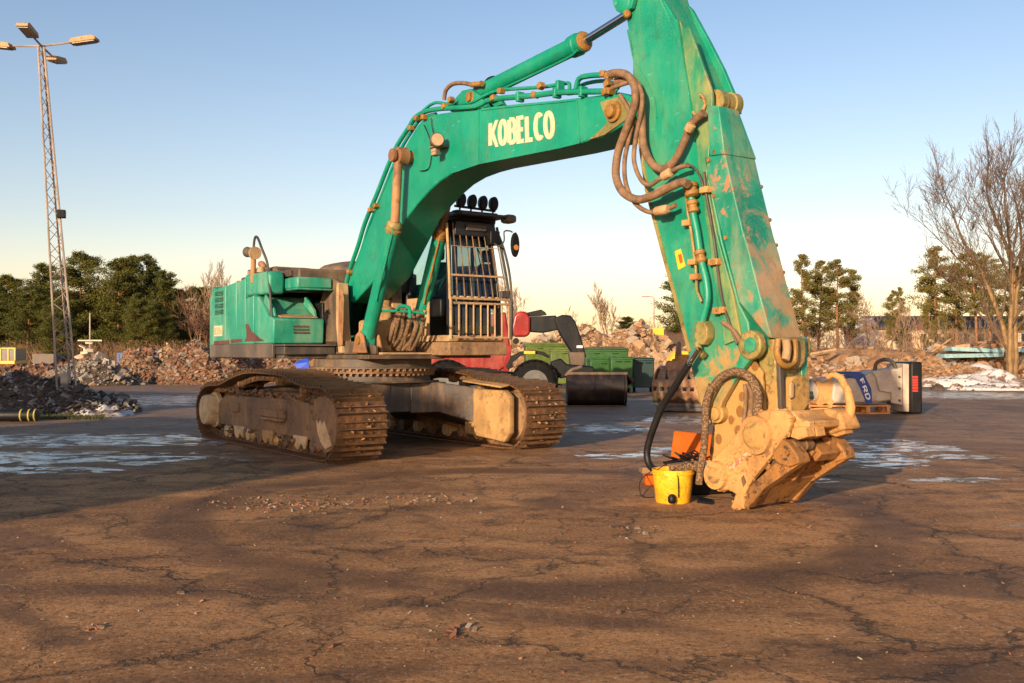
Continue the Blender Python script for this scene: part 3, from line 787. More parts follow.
# underside skin (dust-stained) is the same body; rim plates along the near edges
def rim(pts, name, off=.012, w=.05, mat=m_green, v=-BV):
    a = [mp(x, y, v) for x, y in pts]
    mb = MB()
    for i in range(len(a) - 1):
        d = (a[i + 1] - a[i]).normalized(); nn = Vector((-d.z, 0, d.x)) * w / 2
        mb.prism([a[i] - nn, a[i + 1] - nn, a[i + 1] + nn, a[i] + nn], (0, -off, 0))
    return mb.build(name, mat, exc)
rim([(479, 109), (478.5, 164)], "weld_seam", .010, .03)
rim([(577, 99), (580, 142)], "weld_seam", .010, .03)
rim([(452, 172), (480, 162.5), (520, 154.5), (560, 146.5), (580, 141.5)], "lower_flange", .014, .05)
rim([(482, 109.5), (520, 105.2), (560, 101.5), (577, 99.5)], "upper_flange", .014, .03)
# boom nose: worn ochre plate and pin
plate("nose_plate", [(600, 102), (618, 97), (628, 101), (632, 110), (624, 121), (604, 135), (588, 140), (600, 130), (607, 122), (603, 112)], -BV - .02, -BV + .001, m_mudyel, .006)
pn = mp(616, 112, -BV)
MB().stepped(pn + Vector((0, -.14, 0)), pn + Vector((0, 2 * BV + .14, 0)), [(0, .05), (.02, .08), (.08, .09), (.09, .13), (.91, .13), (.92, .09), (1, .07)], 20).build("boom_pin", m_gold, exc, smooth=True)
# boom cylinder pin boss on the boom
pb = mp(411, 157.5, -BV)
boss = MB().stepped((pb.x, -.70, pb.z), (pb.x, .70, pb.z), [(0, .05), (.003, .105), (.035, .11), (.04, .09), (.07, .09), (.08, .145), (.20, .15), (.22, .11), (.78, .11), (.80, .15), (.92, .145), (.93, .09), (.96, .09), (.965, .11), (1, .10)], 22)
boss.build("cylinder_pin", m_rod, exc, smooth=True)
# ---- boom cylinders
def boom_cyl(v, bot, gl, rodend):
    g0 = empty("boom_cylinder", (0, 0, 0)); g0.parent = exc
    b = mp(*bot, v); g_ = mp(*gl, v)
    e_ = Vector((pb.x, v, pb.z)) if rodend is None else rodend
    d = (g_ - b).normalized()
    MB().stepped(b, g_, [(0, .10), (.01, .125), (.02, .125), (1, .125)], 22).build("barrel", m_green, g0, smooth=True)
    MB().stepped(g_ - d * .03, g_ + d * .17, [(0, .13), (.3, .142), (.35, .125), (.6, .135), (.8, .125), (1, .09)], 22).build("gland", m_gold if v > 0 else m_mudyel, g0, smooth=True)
    MB().cyl(g_ + d * .15, e_, .075, 18).build("rod", m_rod, g0, smooth=True)
    # pipe along the barrel
    side = Vector((.14, -.06, .05))
    MB().tube([g_ + side - d * .05, g_ + side * 1.1 - d * .25, g_ + side * 1.1 - d * .6, g_ + side * 1.6 - d * .9, g_ + side * 1.1 - d * 1.15, g_ + side * 1.2 - d * 1.35], .018, 8, 4).build("cylinder_pipe", m_green if v < 0 else m_gold, g0, smooth=True)
    MB().box(-.12, .12, -.10, .10, -.17, .06, Matrix.Translation(b)).build("clevis", m_green, g0, .03)
    for s in (-.17, .13):
        MB().prism([(b.x - .26, v + s, 1.66), (b.x + .26, v + s, 1.66), (b.x + .13, v + s, b.z + .05), (b.x, v + s, b.z + .12), (b.x - .13, v + s, b.z + .05)], (0, .05, 0)).build("clevis_plate", m_rod, g0, .015)
    MB().cyl((b.x, v - .2, b.z - .04), (b.x, v + .2, b.z - .04), .07, 14).build("clevis_pin", m_gold, g0, smooth=True)
boom_cyl(-.56, (367.5, 338), (393, 231), None)
boom_cyl(.56, (415.5, 337.5), (439.5, 237), None)
MB().tube([mp(x, y, -.5) for x, y in ((397, 310), (401, 306), (409, 308), (410, 318))], .03, 8, 4).build("cross_pipe", m_green, exc, smooth=True)
MB().tube([mp(x, y, -.45) for x, y in ((379, 311), (398, 311), (414, 312), (426, 313.5))], .022, 8).build("cross_pipe", m_green, exc, smooth=True)
for x in (399, 412, 425): MB().chunk(mp(x, 311.5, -.46), .07).build("pipe_clamp", m_gold, exc, .005)

# ---- arm cylinder on top of the boom
a0 = mp(478, 94, 0); a1 = mp(584, 41.5, 0); a2 = mp(630, 13, 0)
ac = empty("arm_cylinder", (0, 0, 0)); ac.parent = exc
d = (a1 - a0).normalized()
MB().stepped(a0, a1, [(0, .10), (.01, .125), (.90, .125), (.905, .15), (.955, .155), (.96, .14), (1, .14)], 24).build("barrel", m_green, ac, smooth=True)
MB().stepped(a1 - d * .02, a1 + d * .05, [(0, .135), (.6, .13), (1, .08)], 24).build("gland", m_gold, ac, smooth=True)
MB().cyl(a1 + d * .03, a2, .058, 20).build("rod", m_chrome, ac, smooth=True)
MB().tube([a0 + d * .3 + Vector((-.02, -.06, -.13)), a0 + d * 1.0 + Vector((0, -.08, -.15)), a1 - d * .3 + Vector((0, -.08, -.16)), a1 - d * .05 + Vector((0, -.08, -.12))], .016, 6, 3).build("cylinder_pipe", m_green, ac, smooth=True)
br = [(452, 112), (456, 100), (464, 91), (472, 89), (482, 96), (490, 108)]
plate("cylinder_lug", br, -.22, -.14, m_green, .01, v_at=-.18)
plate("cylinder_lug", br, .14, .22, m_green, .01, v_at=-.18)
MB().stepped(mp(467, 97, -.28), mp(467, 97, -.28) + Vector((0, .56, 0)), [(0, .05), (.02, .07), (.08, .07), (.1, .1), (.9, .1), (1, .07)], 14).build("lug_pin", m_gold, exc, smooth=True)
MB().tube([mp(x, y, -.2) for x, y in ((444, 100), (446, 90), (453, 84), (463, 83), (474, 85), (481, 83))], .034, 9, 4).build("hose", m_hose, exc, smooth=True)
MB().tube([mp(x, y, .1) for x, y in ((484, 85), (489, 79), (496, 78), (503, 84))], .03, 9, 4).build("hose", m_hose_black, exc, smooth=True)
MB().stepped(mp(472, 85, -.2), mp(482, 83.5, -.2), [(0, .04), (.3, .045), (.35, .035), (1, .045)], 10).build("hose_fitting", m_gold, exc, smooth=True)

# ---- pipes along the boom
def pipe(name, pts, v, r, mat, n=9, k=4, parent=exc):
    return MB().tube([mp(x, y, v) for x, y in pts], r, n, k).build(name, mat, parent, smooth=True)
pipe("boom_pipe", [(345, 288), (350, 269), (358, 246), (365, 223), (377, 194), (388, 166), (397, 146), (408, 129), (417, 116), (434, 109.5), (471, 107), (482, 104), (492, 99.5), (534, 95.5), (560, 92.5), (604, 91.5)], -.36, .040, m_green)
pipe("boom_pipe", [(348, 291), (354, 271), (362, 249), (369, 226), (381, 197), (392, 169), (401, 149), (412, 131), (421, 119), (436, 114)], -.30, .030, m_green)
pipe("boom_pipe", [(402, 139), (412, 124), (421, 113), (434, 103), (450, 104), (471, 102.5), (486, 95), (502, 90), (541, 87.2), (562, 84), (569, 83.5), (569.5, 90)], -.22, .026, m_green)
pipe("boom_pipe", [(568, 93), (575, 91), (579, 79), (588, 76), (600, 75), (610, 74)], -.28, .036, m_green)
pipe("boom_pipe", [(575, 88), (588, 83), (604, 81), (616, 84)], -.15, .026, m_green)
pipe("boom_pipe", [(612, 97), (618, 88), (624, 80)], -.3, .022, m_green)
for x, y in ((349.5, 272), (371, 210), (376, 206), (417, 118), (411, 128), (424, 117), (445, 106.5), (451, 100), (501, 91), (494, 98), (541, 86), (535, 95), (604, 74), (609, 76), (608, 84), (610, 91), (606, 92)):
    c = mp(x, y, -.37)
    MB().box(-.042, .042, -.05, .05, -.04, .04, Matrix.Translation(c) @ Matrix.Rotation(rnd.uniform(-.5, .5), 4, 'Y')).build("pipe_clamp", m_gold, exc, .012)
for x, y in ((520, 97), (557, 93), (583, 92), (560, 86)):
    MB().box(-.03, .03, -.06, .06, -.07, .07, Matrix.Translation(mp(x, y, -.34))).build("pipe_bracket", m_green, exc, .01)
# boom work lights with bracket
lc = mp(438.5, 140.5, -.52)
lt = empty("boom_work_light", (0, 0, 0)); lt.parent = exc
m_lens = simple("lamp_lens", (.36, .25, .15), .25, var=.1)
MB().stepped(lc + Vector((-.10, .0, 0)), lc + Vector((.05, -.05, 0)), [(0, .05), (.3, .10), (.9, .115), (1, .105)], 20).build("lamp_housing", m_dark, lt, smooth=True)
MB().cyl(lc + Vector((.05, -.05, 0)), lc + Vector((.062, -.055, 0)), .095, 20).build("lamp_lens", m_lens, lt, smooth=True)
l2 = mp(436, 152, -.50)
MB().box(-.07, .07, -.04, .04, -.06, .06, Matrix.Translation(l2)).build("lamp_housing", m_dark, lt, .01)
for i in range(2):
    for j in range(2): MB().box(-.058 + .06 * i, -.004 + .06 * i, -.052, -.04, -.05 + .052 * j, -.004 + .052 * j, Matrix.Translation(l2)).build("lamp_lens", m_lens, lt)
MB().box(-.14, .12, -.09, .10, -.012, .012, Matrix.Translation(mp(438, 147, -.43))).build("lamp_bracket", m_gold, lt, .004)
MB().tube([mp(x, y, -.36) for x, y in ((431, 118), (432, 128), (434, 135))], .008, 5, 3).build("lamp_cable", m_black, lt)
MB().tube([mp(x, y, -.345) for x, y in ((424, 125), (430, 140), (431, 158), (428, 169), (420, 171))], .008, 5, 3).build("lamp_cable", m_black, lt)

lettering("brand_lettering", "KOBELCO", quad_place(mp(488.6, 148, -.327), mp(555.5, 138.5, -.327), mp(488.8, 121.5, -.327), mp(554.2, 109.5, -.327)), m_letter, exc, sw=.185, gap=.33, ysc=2.0, depth=.004, lift=(0, -1, 0))

# ---- arm
AV = .25
armp = [(622, -70), (626, -20), (624, 2), (627, 22), (633, 56), (632, 96), (638, 145), (645, 190), (661, 252), (674.7, 304), (687, 350), (695, 385), (702, 412), (709, 424), (722, 422), (734, 402), (745, 372), (752, 350),
        (748, 322), (739, 304), (722, 242), (709, 180), (706, 125), (698, 85), (680, 42), (661, 0), (640, -70)]
MB().prism(pf(armp, -AV), (0, 2 * AV, 0)).build("arm", m_green_arm, exc, .015)
# doubler plates / ribs on the near face
plate("arm_side_plate", [(683, 28), (689, 27), (712, 92), (712, 120), (706, 180), (716, 232), (733, 295), (741, 338), (724, 345), (710, 250), (699, 178), (694, 120), (685, 62), (679, 20)], -AV - .035, -AV + .002, m_armplate, .008)
rim([(679, 20), (685, 60), (691, 95), (697, 140)], "weld_bead", .04, .02, m_green_arm, -AV - .02)
rim([(628, 30), (634, 60), (646, 80), (655, 98), (657, 118)], "weld_bead", .012, .02, m_green_arm, -AV)
rim([(634, 100), (647, 190), (664, 255), (678, 306), (690, 352)], "edge_bead", .012, .05, m_mudyel, -AV)
# far bracket plate of the bucket cylinder and the front face between
far_pl = [(690, 20), (700, 60), (712, 92), (714, 104), (690, 104), (680, 60)]
qq = [Vector((p.x, AV - .06, p.z)) for p in pf([(661, -2), (665, 2), (682, 34), (696, 62), (710, 96), (712, 108), (700, 112), (680, 50)], -AV)]
MB().prism(qq, (0, .06, 0)).build("cylinder_bracket", m_green, exc, .01)
qq = [Vector((p.x, -AV + .002, p.z)) for p in pf([(661, -2), (665, 2), (684, 34), (700, 66), (711, 94), (713, 108), (700, 112), (680, 50)], -AV)]
MB().prism(qq, (0, .05, 0)).build("cylinder_bracket", m_green, exc, .01)
ce_ = mp(708, 101, -AV)
MB().stepped((ce_.x + .02, -.17, ce_.z), (ce_.x + .02, .17, ce_.z), [(0, .09), (.02, .14), (.3, .14), (.32, .12), (.68, .12), (.7, .14), (.98, .14), (1, .09)], 22).build("cylinder_eye", m_mudyel, exc, smooth=True)
bc0 = Vector((ce_.x, 0, ce_.z)); bc1 = mp(757, 331, -AV); bc1.y = 0
MB().stepped(bc0, bc1, [(0, .08), (1, .08)], 18).build("bucket_cylinder", m_green, exc, smooth=True)
# plastered hook on the side
MB().tube([mp(x, y, -AV - .06) for x, y in ((693, 112), (697, 116), (702, 112), (705, 104), (703, 97), (700, 95))], .02, 7, 4).build("lifting_hook", m_mudyel, exc, smooth=True)
# guard over the bucket cylinder: near cheek, front plate, welded upper collar
gv0, gv1 = -AV - .035, .215
gpoly = [(704, 157), (707, 175), (711.5, 195), (724.5, 245), (739, 302), (768, 337.5), (771.5, 338), (759, 292), (749, 252), (743, 232), (731, 182), (724.5, 153)]
guard = plate("arm_guard", gpoly, gv0, gv1, m_guard, .012)
qc = pf([(707, 105), (718.5, 106), (724.5, 154), (709.5, 156)], gv0 - .02)
MB().loft([[Vector((p.x, gv0 - .02, p.z)) for p in qc], [Vector((p.x, v_, p.z)) for p, v_ in zip(qc, (.02, .02, gv1 + .01, gv1 + .01))]]).build("guard_collar", m_guard, exc, .01)
gb = MB()
for x, y in ((731, 182), (739.5, 216), (746, 242), (753, 270), (761.5, 300)):
    c = mp(x, y, gv0); gb.cyl((c.x - .02, gv1, c.z), (c.x - .02, gv1 + .03, c.z), .022, 8)
for x, y in ((711, 196), (723, 238), (706, 160), (712, 152)):
    c = mp(x, y, gv0 - .03); gb.cyl((c.x + .02, gv0 + .01, c.z), (c.x + .02, gv0 - .02, c.z), .025, 8)
gb.build("guard_bolts", m_gold, exc, kind='stuff')
# pipes on the arm
pipe("arm_pipe", [(691, 186), (692, 207), (697, 232), (700.5, 257), (706, 280), (707.5, 297), (706, 308), (702, 322)], -AV - .09, .042, m_green, 12)
pipe("arm_pipe", [(686, 186), (687, 207), (691, 230), (694, 252), (696.5, 275), (697, 290), (702, 302)], -AV - .06, .018, m_mudyel)
pipe("arm_pipe", [(704, 172), (706, 192), (714.5, 242), (722, 299), (737, 344)], -AV - .06, .016, m_dark)
pipe("arm_pipe", [(671, 166), (689, 165), (699, 174), (704, 190)], -AV - .05, .014, m_dark)
for p0, p1, r in (((690, 183), (693, 197), .085), ((692, 200), (694, 213), .065), ((699, 250), (702, 263), .062), ((691, 182), (690, 189), .06)):
    MB().stepped(mp(*p0, -AV - .09), mp(*p1, -AV - .09), [(0, r * .7), (.1, r), (.35, r), (.4, r * .8), (.6, r * .8), (.65, r), (.9, r), (1, r * .7)], 12).build("pipe_coupling", m_gold, exc, smooth=True)
for x, y in ((688, 223), (696, 277), (706, 190), (714.5, 262), (722, 310), (716, 262), (694, 262), (719, 311)):
    MB().box(-.06, .06, -.05, .04, -.035, .035, Matrix.Translation(mp(x, y, -AV - .06))).build("pipe_clamp", m_tool, exc, .01)
plate("valve_block", [(695, 327), (698, 320), (703, 321), (707, 328), (707, 338), (703, 345), (697, 344), (694, 337)], -AV - .13, -AV, m_mudyel, .012)
pipe("pipe_tail", [(698, 342), (699, 350), (704, 356)], -AV - .1, .04, m_mudyel)
# yellow warning sticker with dark mark
m_stick = simple("yellow_sticker", (.80, .42, .02), .5, var=.1)
plate("warning_sticker", [(674.7, 251.5), (680.5, 248.8), (685.3, 266), (678.4, 269.8)], -AV - .005, -AV, m_stick, 0)
plate("sticker_mark", [(678, 255), (681, 253.7), (683, 262), (680, 263.5)], -AV - .008, -AV - .0055, simple("sticker_print", (.35, .08, .01), .6), 0)
# hoses between boom and arm
pipe("boom_hose", [(610, 74), (619, 73), (628, 76), (635, 88), (634, 107), (626, 130), (618, 153), (616, 176), (623, 192), (637, 199.5), (652, 196), (668, 188), (681, 182.5), (688, 184)], -.48, .050, m_hose, 12, 6)
pipe("boom_hose", [(612, 88), (630, 82), (637, 84), (642, 95), (641, 113), (636, 137), (634, 160), (640, 178), (649, 185), (661, 178), (677, 168.5), (688, 165)], -.44, .028, m_hose, 10, 6)
pipe("boom_hose", [(616, 82), (632, 80), (640, 92), (642, 115), (643, 142), (650, 161), (661, 169), (672, 164), (682, 147), (689, 130), (694, 121), (704, 113)], -.38, .048, m_hose, 12, 6)
pipe("boom_hose", [(620, 95), (632, 118), (629, 138), (624.6, 161), (626, 184), (635, 203), (649, 212), (662, 211), (676, 205)], -.42, .028, m_hose, 10, 6)
for p0, p1 in (((656, 194), (668, 188)), ((656, 211.5), (668, 209)), ((663, 176.5), (671, 172)), ((688, 131), (692, 124)), ((612, 73.5), (620, 73.5))):
    MB().stepped(mp(*p0, -.46), mp(*p1, -.46), [(0, .05), (.08, .056), (.9, .056), (1, .04)], 12).build("hose_ferrule", m_bar, exc, smooth=True)

# ---- lower arm, links and coupler
plate("link_lever", [(742, 338), (750, 334), (757, 340), (758, 349), (751, 358), (736, 378), (722, 402), (717, 418), (712, 424), (708, 418), (712, 404), (724, 380), (738, 360), (741, 350)], -.42, -.34, m_green_arm, .012)
MB().stepped(mp(749, 345, -.46), mp(749, 345, -.46) + Vector((0, .9, 0)), [(0, .05), (.01, .08), (.05, .09), (.06, .13), (.12, .13), (.13, .09), (.9, .09), (1, .09)], 22).build("link_pin", m_green_arm, exc, smooth=True)
MB().stepped(mp(749, 345, -.44), mp(749, 345, -.44) + Vector((0, .1, 0)), [(0, .155), (1, .155)], 26).build("link_ring", m_mudyel, exc, .015)
MB().stepped(mp(713, 414, -.46), mp(713, 414, -.46) + Vector((0, .92, 0)), [(0, .04), (.01, .07), (.05, .075), (.06, .10), (.9, .10), (.92, .08), (1, .06)], 20).build("arm_tip_pin", m_mudyel, exc, smooth=True)
N = NT("spotted_mud_plate")
_w = N.mapping(N.obj, (1, 1, .8)); _sp = N.mr(N.math('ADD', N.voro(7.5, vec=_w), N.math('MULTIPLY', N.math('SUBTRACT', N.noise(9), .5), .18)), .34, .42)
_c = N.mix(_sp, (.20, .09, .02), N.mix(N.mr(N.noise(4, 5), .35, .65), (.40, .225, .07), (.30, .19, .055)))
m_spot = N.bsdf(_c, .85, 0, N.bump(N.math('ADD', N.noise(18, 5), N.math('MULTIPLY', _sp, -.6)), .5, .02))
plate("spotted_link_plate", [(742, 362), (752, 358), (762, 372), (764, 410), (758, 440), (735, 458), (712, 474), (709, 450), (713, 425), (722, 400), (732, 378)], -.32, -.27, m_spot, .015)
plate("spotted_link_plate", [(742, 362), (752, 358), (762, 372), (764, 410), (758, 440), (735, 458), (712, 474), (709, 450), (713, 425), (722, 400), (732, 378)], .24, .30, m_spot, .015, v_at=-.32)
ul = mp(770, 342, -.25).x
bl_ = [mp(x, y, -.25) for x, y in ((756, 352), (768, 339), (775, 339), (776, 372), (778, 420), (764, 440), (758, 420), (762, 380))]
MB().prism(bl_, (0, .47, 0)).build("bucket_link", m_mudyel, exc, .02)
uf = mp(776, 380, -.25).x
def fplate(name, pts, u, th, mat, bevel=.01):
    q = [mu(x, y, u) for x, y in pts]
    return MB().prism(q, (th, 0, 0)).build(name, mat, exc, bevel)
fplate("front_web", [(775, 339), (779, 339), (783, 421), (778, 421)], uf + .03, .05, m_dark)
dpt = [(784, 377), (795, 374), (801, 380), (803, 392), (802, 404), (796, 412), (786, 416), (782, 412), (783, 395)]
fplate("lifting_eye", dpt, uf + .02, .10, m_mudyel, .02)
fplate("eye_slot", [(789, 383), (792, 381), (794, 386), (794, 396), (791, 400), (789, 396)], uf + .121, .004, m_dark, 0)
fplate("eye_insert", [(788.4, 384), (790, 381.5), (792, 384), (792, 396), (790, 398.5), (788.4, 396)], uf + .126, .03, m_bar, .008)
fplate("cylinder_clevis", [(774, 338), (797, 338), (798, 352), (797, 363), (792, 369), (783, 369), (776, 362)], uf - .04, .12, m_mudyel, .03)
MB().tube([mu(x, y, uf + .12) for x, y in ((778, 339), (777, 352), (780, 362), (787, 366), (794, 361), (795, 348), (794, 339))], .035, 9, 4).build("clevis_rim", m_gold, exc, smooth=True)
MB().tube([mu(x, y, uf + .15) for x, y in ((786, 339), (787, 350), (785, 360)) ], .045, 9, 4).build("shackle", m_bar, exc, smooth=True)
fplate("link_panel", [(797, 338), (803, 338), (806, 420), (800, 425), (799, 400)], uf - .03, .05, m_green_arm, .01)
MB().tube([mu(x, y, uf - .05) for x, y in ((801, 340), (806, 343), (806, 352), (802, 356))], .05, 9, 4).build("side_boss", m_mudyel, exc, smooth=True)

# coupler: two cheek plates, cross tubes, rails, hooks
cp = empty("tool_coupler", (0, 0, 0)); cp.parent = exc
TV = -.52
cheek_old = [(719, 494), (710, 487), (706.5, 476), (709, 465), (716, 458), (733, 440), (742, 428), (748, 419), (756, 414), (772, 413), (786, 414), (792, 421), (803, 425), (803, 430), (789, 436), (781, 446), (785, 455), (801, 466), (797, 474), (776, 484), (761, 492), (756, 500), (745, 512), (730, 511.5), (735, 497), (728, 493)]
cheek = [(719, 494), (710, 487), (706.5, 476), (709, 465), (716, 458), (733, 440), (742, 428), (748, 419), (756, 414), (772, 413), (785, 413.5), (790, 420), (788, 434), (781, 443), (770, 460), (752, 482), (742, 500), (744, 512), (730, 511.5), (735, 497), (728, 493)]
ck = pf(cheek, TV); sh_ = max(0, -min(p.z for p in ck))
ck = [Vector((p.x, p.y, p.z + sh_)) for p in ck]
def lift(p): return Vector((p.x, p.y, p.z + sh_))
CW = .78
MB().prism(ck, (0, .09, 0)).build("cheek_plate", m_tool, cp, .02)
ck2 = [Vector((p.x, TV + CW, p.z)) for p in ck]
MB().prism(ck2, (0, .09, 0)).build("cheek_plate", m_tool, cp, .02)
def cross(px, py, r, name, mat, prof=None):
    c = lift(mp(px, py, TV))
    MB().stepped((c.x, TV - .05, c.z), (c.x, TV + CW + .13, c.z), prof or [(0, r * .4), (.004, r), (1, r)], 22).build(name, mat, cp, smooth=True)
cross(757, 438, .17, "main_pin_tube", m_tool, [(0, .10), (.002, .20), (.05, .21), (.06, .15), (.94, .15), (.95, .21), (1, .2)])
cross(717, 478, .15, "lower_pin_tube", m_tool, [(0, .08), (.002, .15), (.05, .16), (.06, .11), (.94, .11), (.95, .16), (1, .15)])
for px, py, r in ((757, 438, .15), (717, 478, .09)):
    c = lift(mp(px, py, TV))
    MB().stepped((c.x, TV - .085, c.z), (c.x, TV - .05, c.z), [(0, r * .4), (.2, r * .75), (.3, r * .8), (1, r)], 24).build("pin_cap", m_mudyel, cp, smooth=True)
def slab(name, pts, v0, v1, mat, bevel=.015):
    q = [lift(mp(x, y, TV)) for x, y in pts]
    return MB().prism([(p.x, v0, p.z) for p in q], (0, v1 - v0, 0)).build(name, mat, cp, bevel)
slab("top_beam", [(766, 415), (786, 414), (792, 421), (803, 425), (803, 432), (788, 437), (776, 432)], TV + .09, TV + CW, m_tool)
slab("back_plate", [(721, 486), (728, 489), (774, 436), (768, 430)], TV + .09, TV + CW, m_tool_in)
slab("base_rail", [(774, 456), (784, 442), (790, 446), (799, 458), (801, 466), (790, 470), (777, 466)], TV - .03, TV + .16, m_tool_in)
slab("base_rail", [(774, 456), (784, 442), (790, 446), (799, 458), (801, 466), (790, 470), (777, 466)], TV + CW - .06, TV + CW + .12, m_tool_in)
slab("base_rail", [(790, 470), (801, 466), (764, 491), (748, 511), (743, 510), (750, 488), (777, 464)], TV + .0, TV + .13, m_tool_in)
slab("base_rail", [(790, 470), (801, 466), (764, 491), (748, 511), (743, 510), (750, 488), (777, 464)], TV + CW - .05, TV + CW + .06, m_tool_in)
slab("base_plate", [(746, 509), (743, 507), (753, 488), (765, 477), (770, 484)], TV + .08, TV + CW, m_tool_in, .01)
slab("base_plate", [(784, 447), (791, 451), (797, 459), (791, 467), (779, 462)], TV + CW * .5, TV + CW, m_tool_in, .01)
slab("hook_beam", [(731, 508), (738, 498), (757, 488), (760, 493), (745, 510)], TV + .09, TV + CW, m_tool_in)
slab("void_shade_slab", [(752, 486), (778, 446), (784, 449), (758, 489)], TV + .10, TV + CW, m_chain, .006)  # dark slab painting in the shade of the hollow interior
slab("mid_web", [(764, 486), (786, 450), (792, 457), (772, 486)], TV + CW * .44, TV + CW * .50, m_tool_in, .006)
slab("cylinder_box", [(748, 470), (768, 446), (782, 452), (766, 482)], TV + CW * .56, TV + CW * .92, m_tool_in, .012)
for k, v in enumerate((.02, .22, .78)):
    slab("locking_tooth", [(792, 430), (804, 430), (806, 440), (797, 443), (789, 440)], TV + v * .8, TV + v * .8 + .14, m_tool, .008)
c = lift(mp(789, 449, TV))
MB().stepped((c.x, TV + .05, c.z), (c.x, TV + .32, c.z), [(0, .03), (.02, .05), (.6, .05), (.62, .065), (1, .065)], 18).build("lock_cylinder", m_chain, cp, smooth=True)
MB().stepped((c.x - .02, TV + .60, c.z), (c.x - .02, TV + CW + .10, c.z), [(0, .03), (.02, .06), (.6, .06), (.62, .05), (1, .05)], 18).build("lock_cylinder", m_tool_in, cp, smooth=True)
# slotted recesses on the cheek
for pts in ([(764, 452), (767, 449), (770, 456), (766, 461)], [(741, 481), (743.5, 478), (746, 485), (743, 490)]):
    q = [lift(mp(x, y, TV - .006)) for x, y in pts]
    MB().prism(q, (0, .012, 0)).build("cheek_slot", m_chain, cp)
q = [lift(mp(x, y, TV - .004)) for x, y in ((728, 469), (750, 452), (752.5, 456), (731, 473))]
N = NT("faded_red_marking"); N.bsdf(N.mix(N.mr(N.noise(30, 4), .42, .58), (.62, .10, .06), (.58, .36, .21)), .8); m_redmark = N.mat
MB().prism(q, (0, .008, 0)).build("faded_marking", m_redmark, cp)
# lifting hook at the far upper corner
hk = [(839, 432), (848, 424), (851, 410), (848, 394), (841, 381), (834, 377), (828, 380)]
qh = [lift(mp(x, y, TV + CW)) for x, y in hk]
MB().tube(qh, [.075, .06, .048, .042, .038, .034, .03], 12).build("lifting_hook", m_tool, cp, smooth=True)
MB().loft([[lift(mp(x, y, TV + CW - .2)) for x, y in ((804, 424), (812, 417), (826, 411), (838, 414), (846, 432), (820, 440))], [lift(mp(x, y, TV + CW - .2)) + Vector((0, .28, 0)) for x, y in ((804, 424), (812, 417), (826, 411), (838, 414), (846, 432), (820, 440))]]).build("hook_base", m_tool, cp, .03)
cl = MB(); R = random.Random(21)
for k in range(90):
    i = R.randrange(len(ck)); a = ck[i].lerp(ck[(i + 1) % len(ck)], R.random())
    cl.chunk(a + Vector((0, R.uniform(0, .1), 0)), R.uniform(.02, .06), R)
for k in range(50):
    a = lift(mp(768, 440, TV)).lerp(lift(mp(725, 480, TV)), R.random()); cl.chunk(a + Vector((R.uniform(-.15, .15), R.uniform(-.012, .0), R.uniform(-.12, .12))), R.uniform(.02, .05), R, .4)
cl.build("clay_lumps", m_tool, cp, kind='stuff')
# hoses at the arm tip
pipe("coupler_hose", [(705, 410), (709, 396), (717, 382), (726, 374.5), (737, 372), (749, 377), (757, 391), (758, 404), (756, 416)], -.50, .048, m_rope, 12, 6)
pipe("coupler_hose", [(712, 385), (707, 400), (705.6, 414), (705, 432), (704, 448), (701, 466), (699, 484)], -.54, .042, m_rope, 12, 5)
pipe("coupler_hose", [(745, 384), (746, 400), (744, 420), (742, 440)], -.36, .022, m_hose, 8, 4)
pipe("coupler_hose", [(748, 384), (752, 396), (750, 412), (748, 424)], -.38, .026, m_hose, 8, 4)
pipe("coupler_hose", [(722, 322), (733, 330), (741, 343), (745, 353)], -.36, .026, m_hose, 8, 4)
pipe("hanging_hose", [(699, 349), (693, 358), (688, 366)], -.42, .040, m_chrome, 10, 3)
pipe("hanging_hose", [(689, 364), (682, 375), (672.7, 390), (662, 407), (655, 424), (649.5, 440), (647, 453), (649, 464), (655, 469.5), (664, 470)], -.50, .042, m_hose_black, 12, 5)
MB().tube([mp(x, y, -.5) for x, y in ((661, 469.5), (672, 468.5), (684, 467), (694, 466), (702, 466))], [.045, .06, .055, .065, .05], 12, 0).build("hose_coupling", m_rope, exc, smooth=True)

# ---- cab
cab = empty("cab", (0, 0, 0)); cab.parent = exc
CV0, CV1 = .56, 1.66
def cu(z): return 1.72 if z < 2.55 else 1.72 - .34 * ((z - 2.55) / 1.35) ** 1.2
def cpart(name, *a, mat=m_cabin, bevel=.015, **k): return MB().box(*a).build(name, mat, cab, bevel)
cpart("cab_floor", .15, 1.75, CV0 - .03, CV1 + .03, 1.86, 1.97, mat=m_bar)
cpart("cab_riser", .3, 1.86, CV0 - .08, CV1 + .02, 1.62, 1.85, mat=m_frame)
cpart("rear_wall", .15, .22, CV0, CV1, 1.97, 2.75)
cpart("side_panel", .22, 1.0, CV0, CV0 + .05, 1.97, 2.65, mat=m_bar)
cpart("door_panel", .22, 1.4, CV1 - .05, CV1, 1.97, 2.45)
rf = MB(); rf.loft([[(.10, CV0 - .04, 3.82), (1.52, CV0 - .04, 3.80), (1.52, CV1 + .04, 3.80), (.10, CV1 + .04, 3.82)], [(.10, CV0 - .04, 3.93), (1.58, CV0 - .02, 3.90), (1.58, CV1 + .02, 3.90), (.10, CV1 + .04, 3.93)], [(.2, CV0 + .05, 3.98), (1.45, CV0 + .05, 3.96), (1.45, CV1 - .05, 3.96), (.2, CV1 - .05, 3.98)]])
rf.build("roof", m_cabin, cab, .02)
cpart("visor", 1.50, 1.92, CV0 - .05, CV1 + .04, 3.86, 3.91)
cpart("header_box", 1.38, 1.62, CV0 + .05, CV1 - .05, 3.58, 3.80)
cpart("header_lamp", 1.62, 1.66, CV0 + .30, CV0 + .80, 3.66, 3.76, mat=m_skirt)
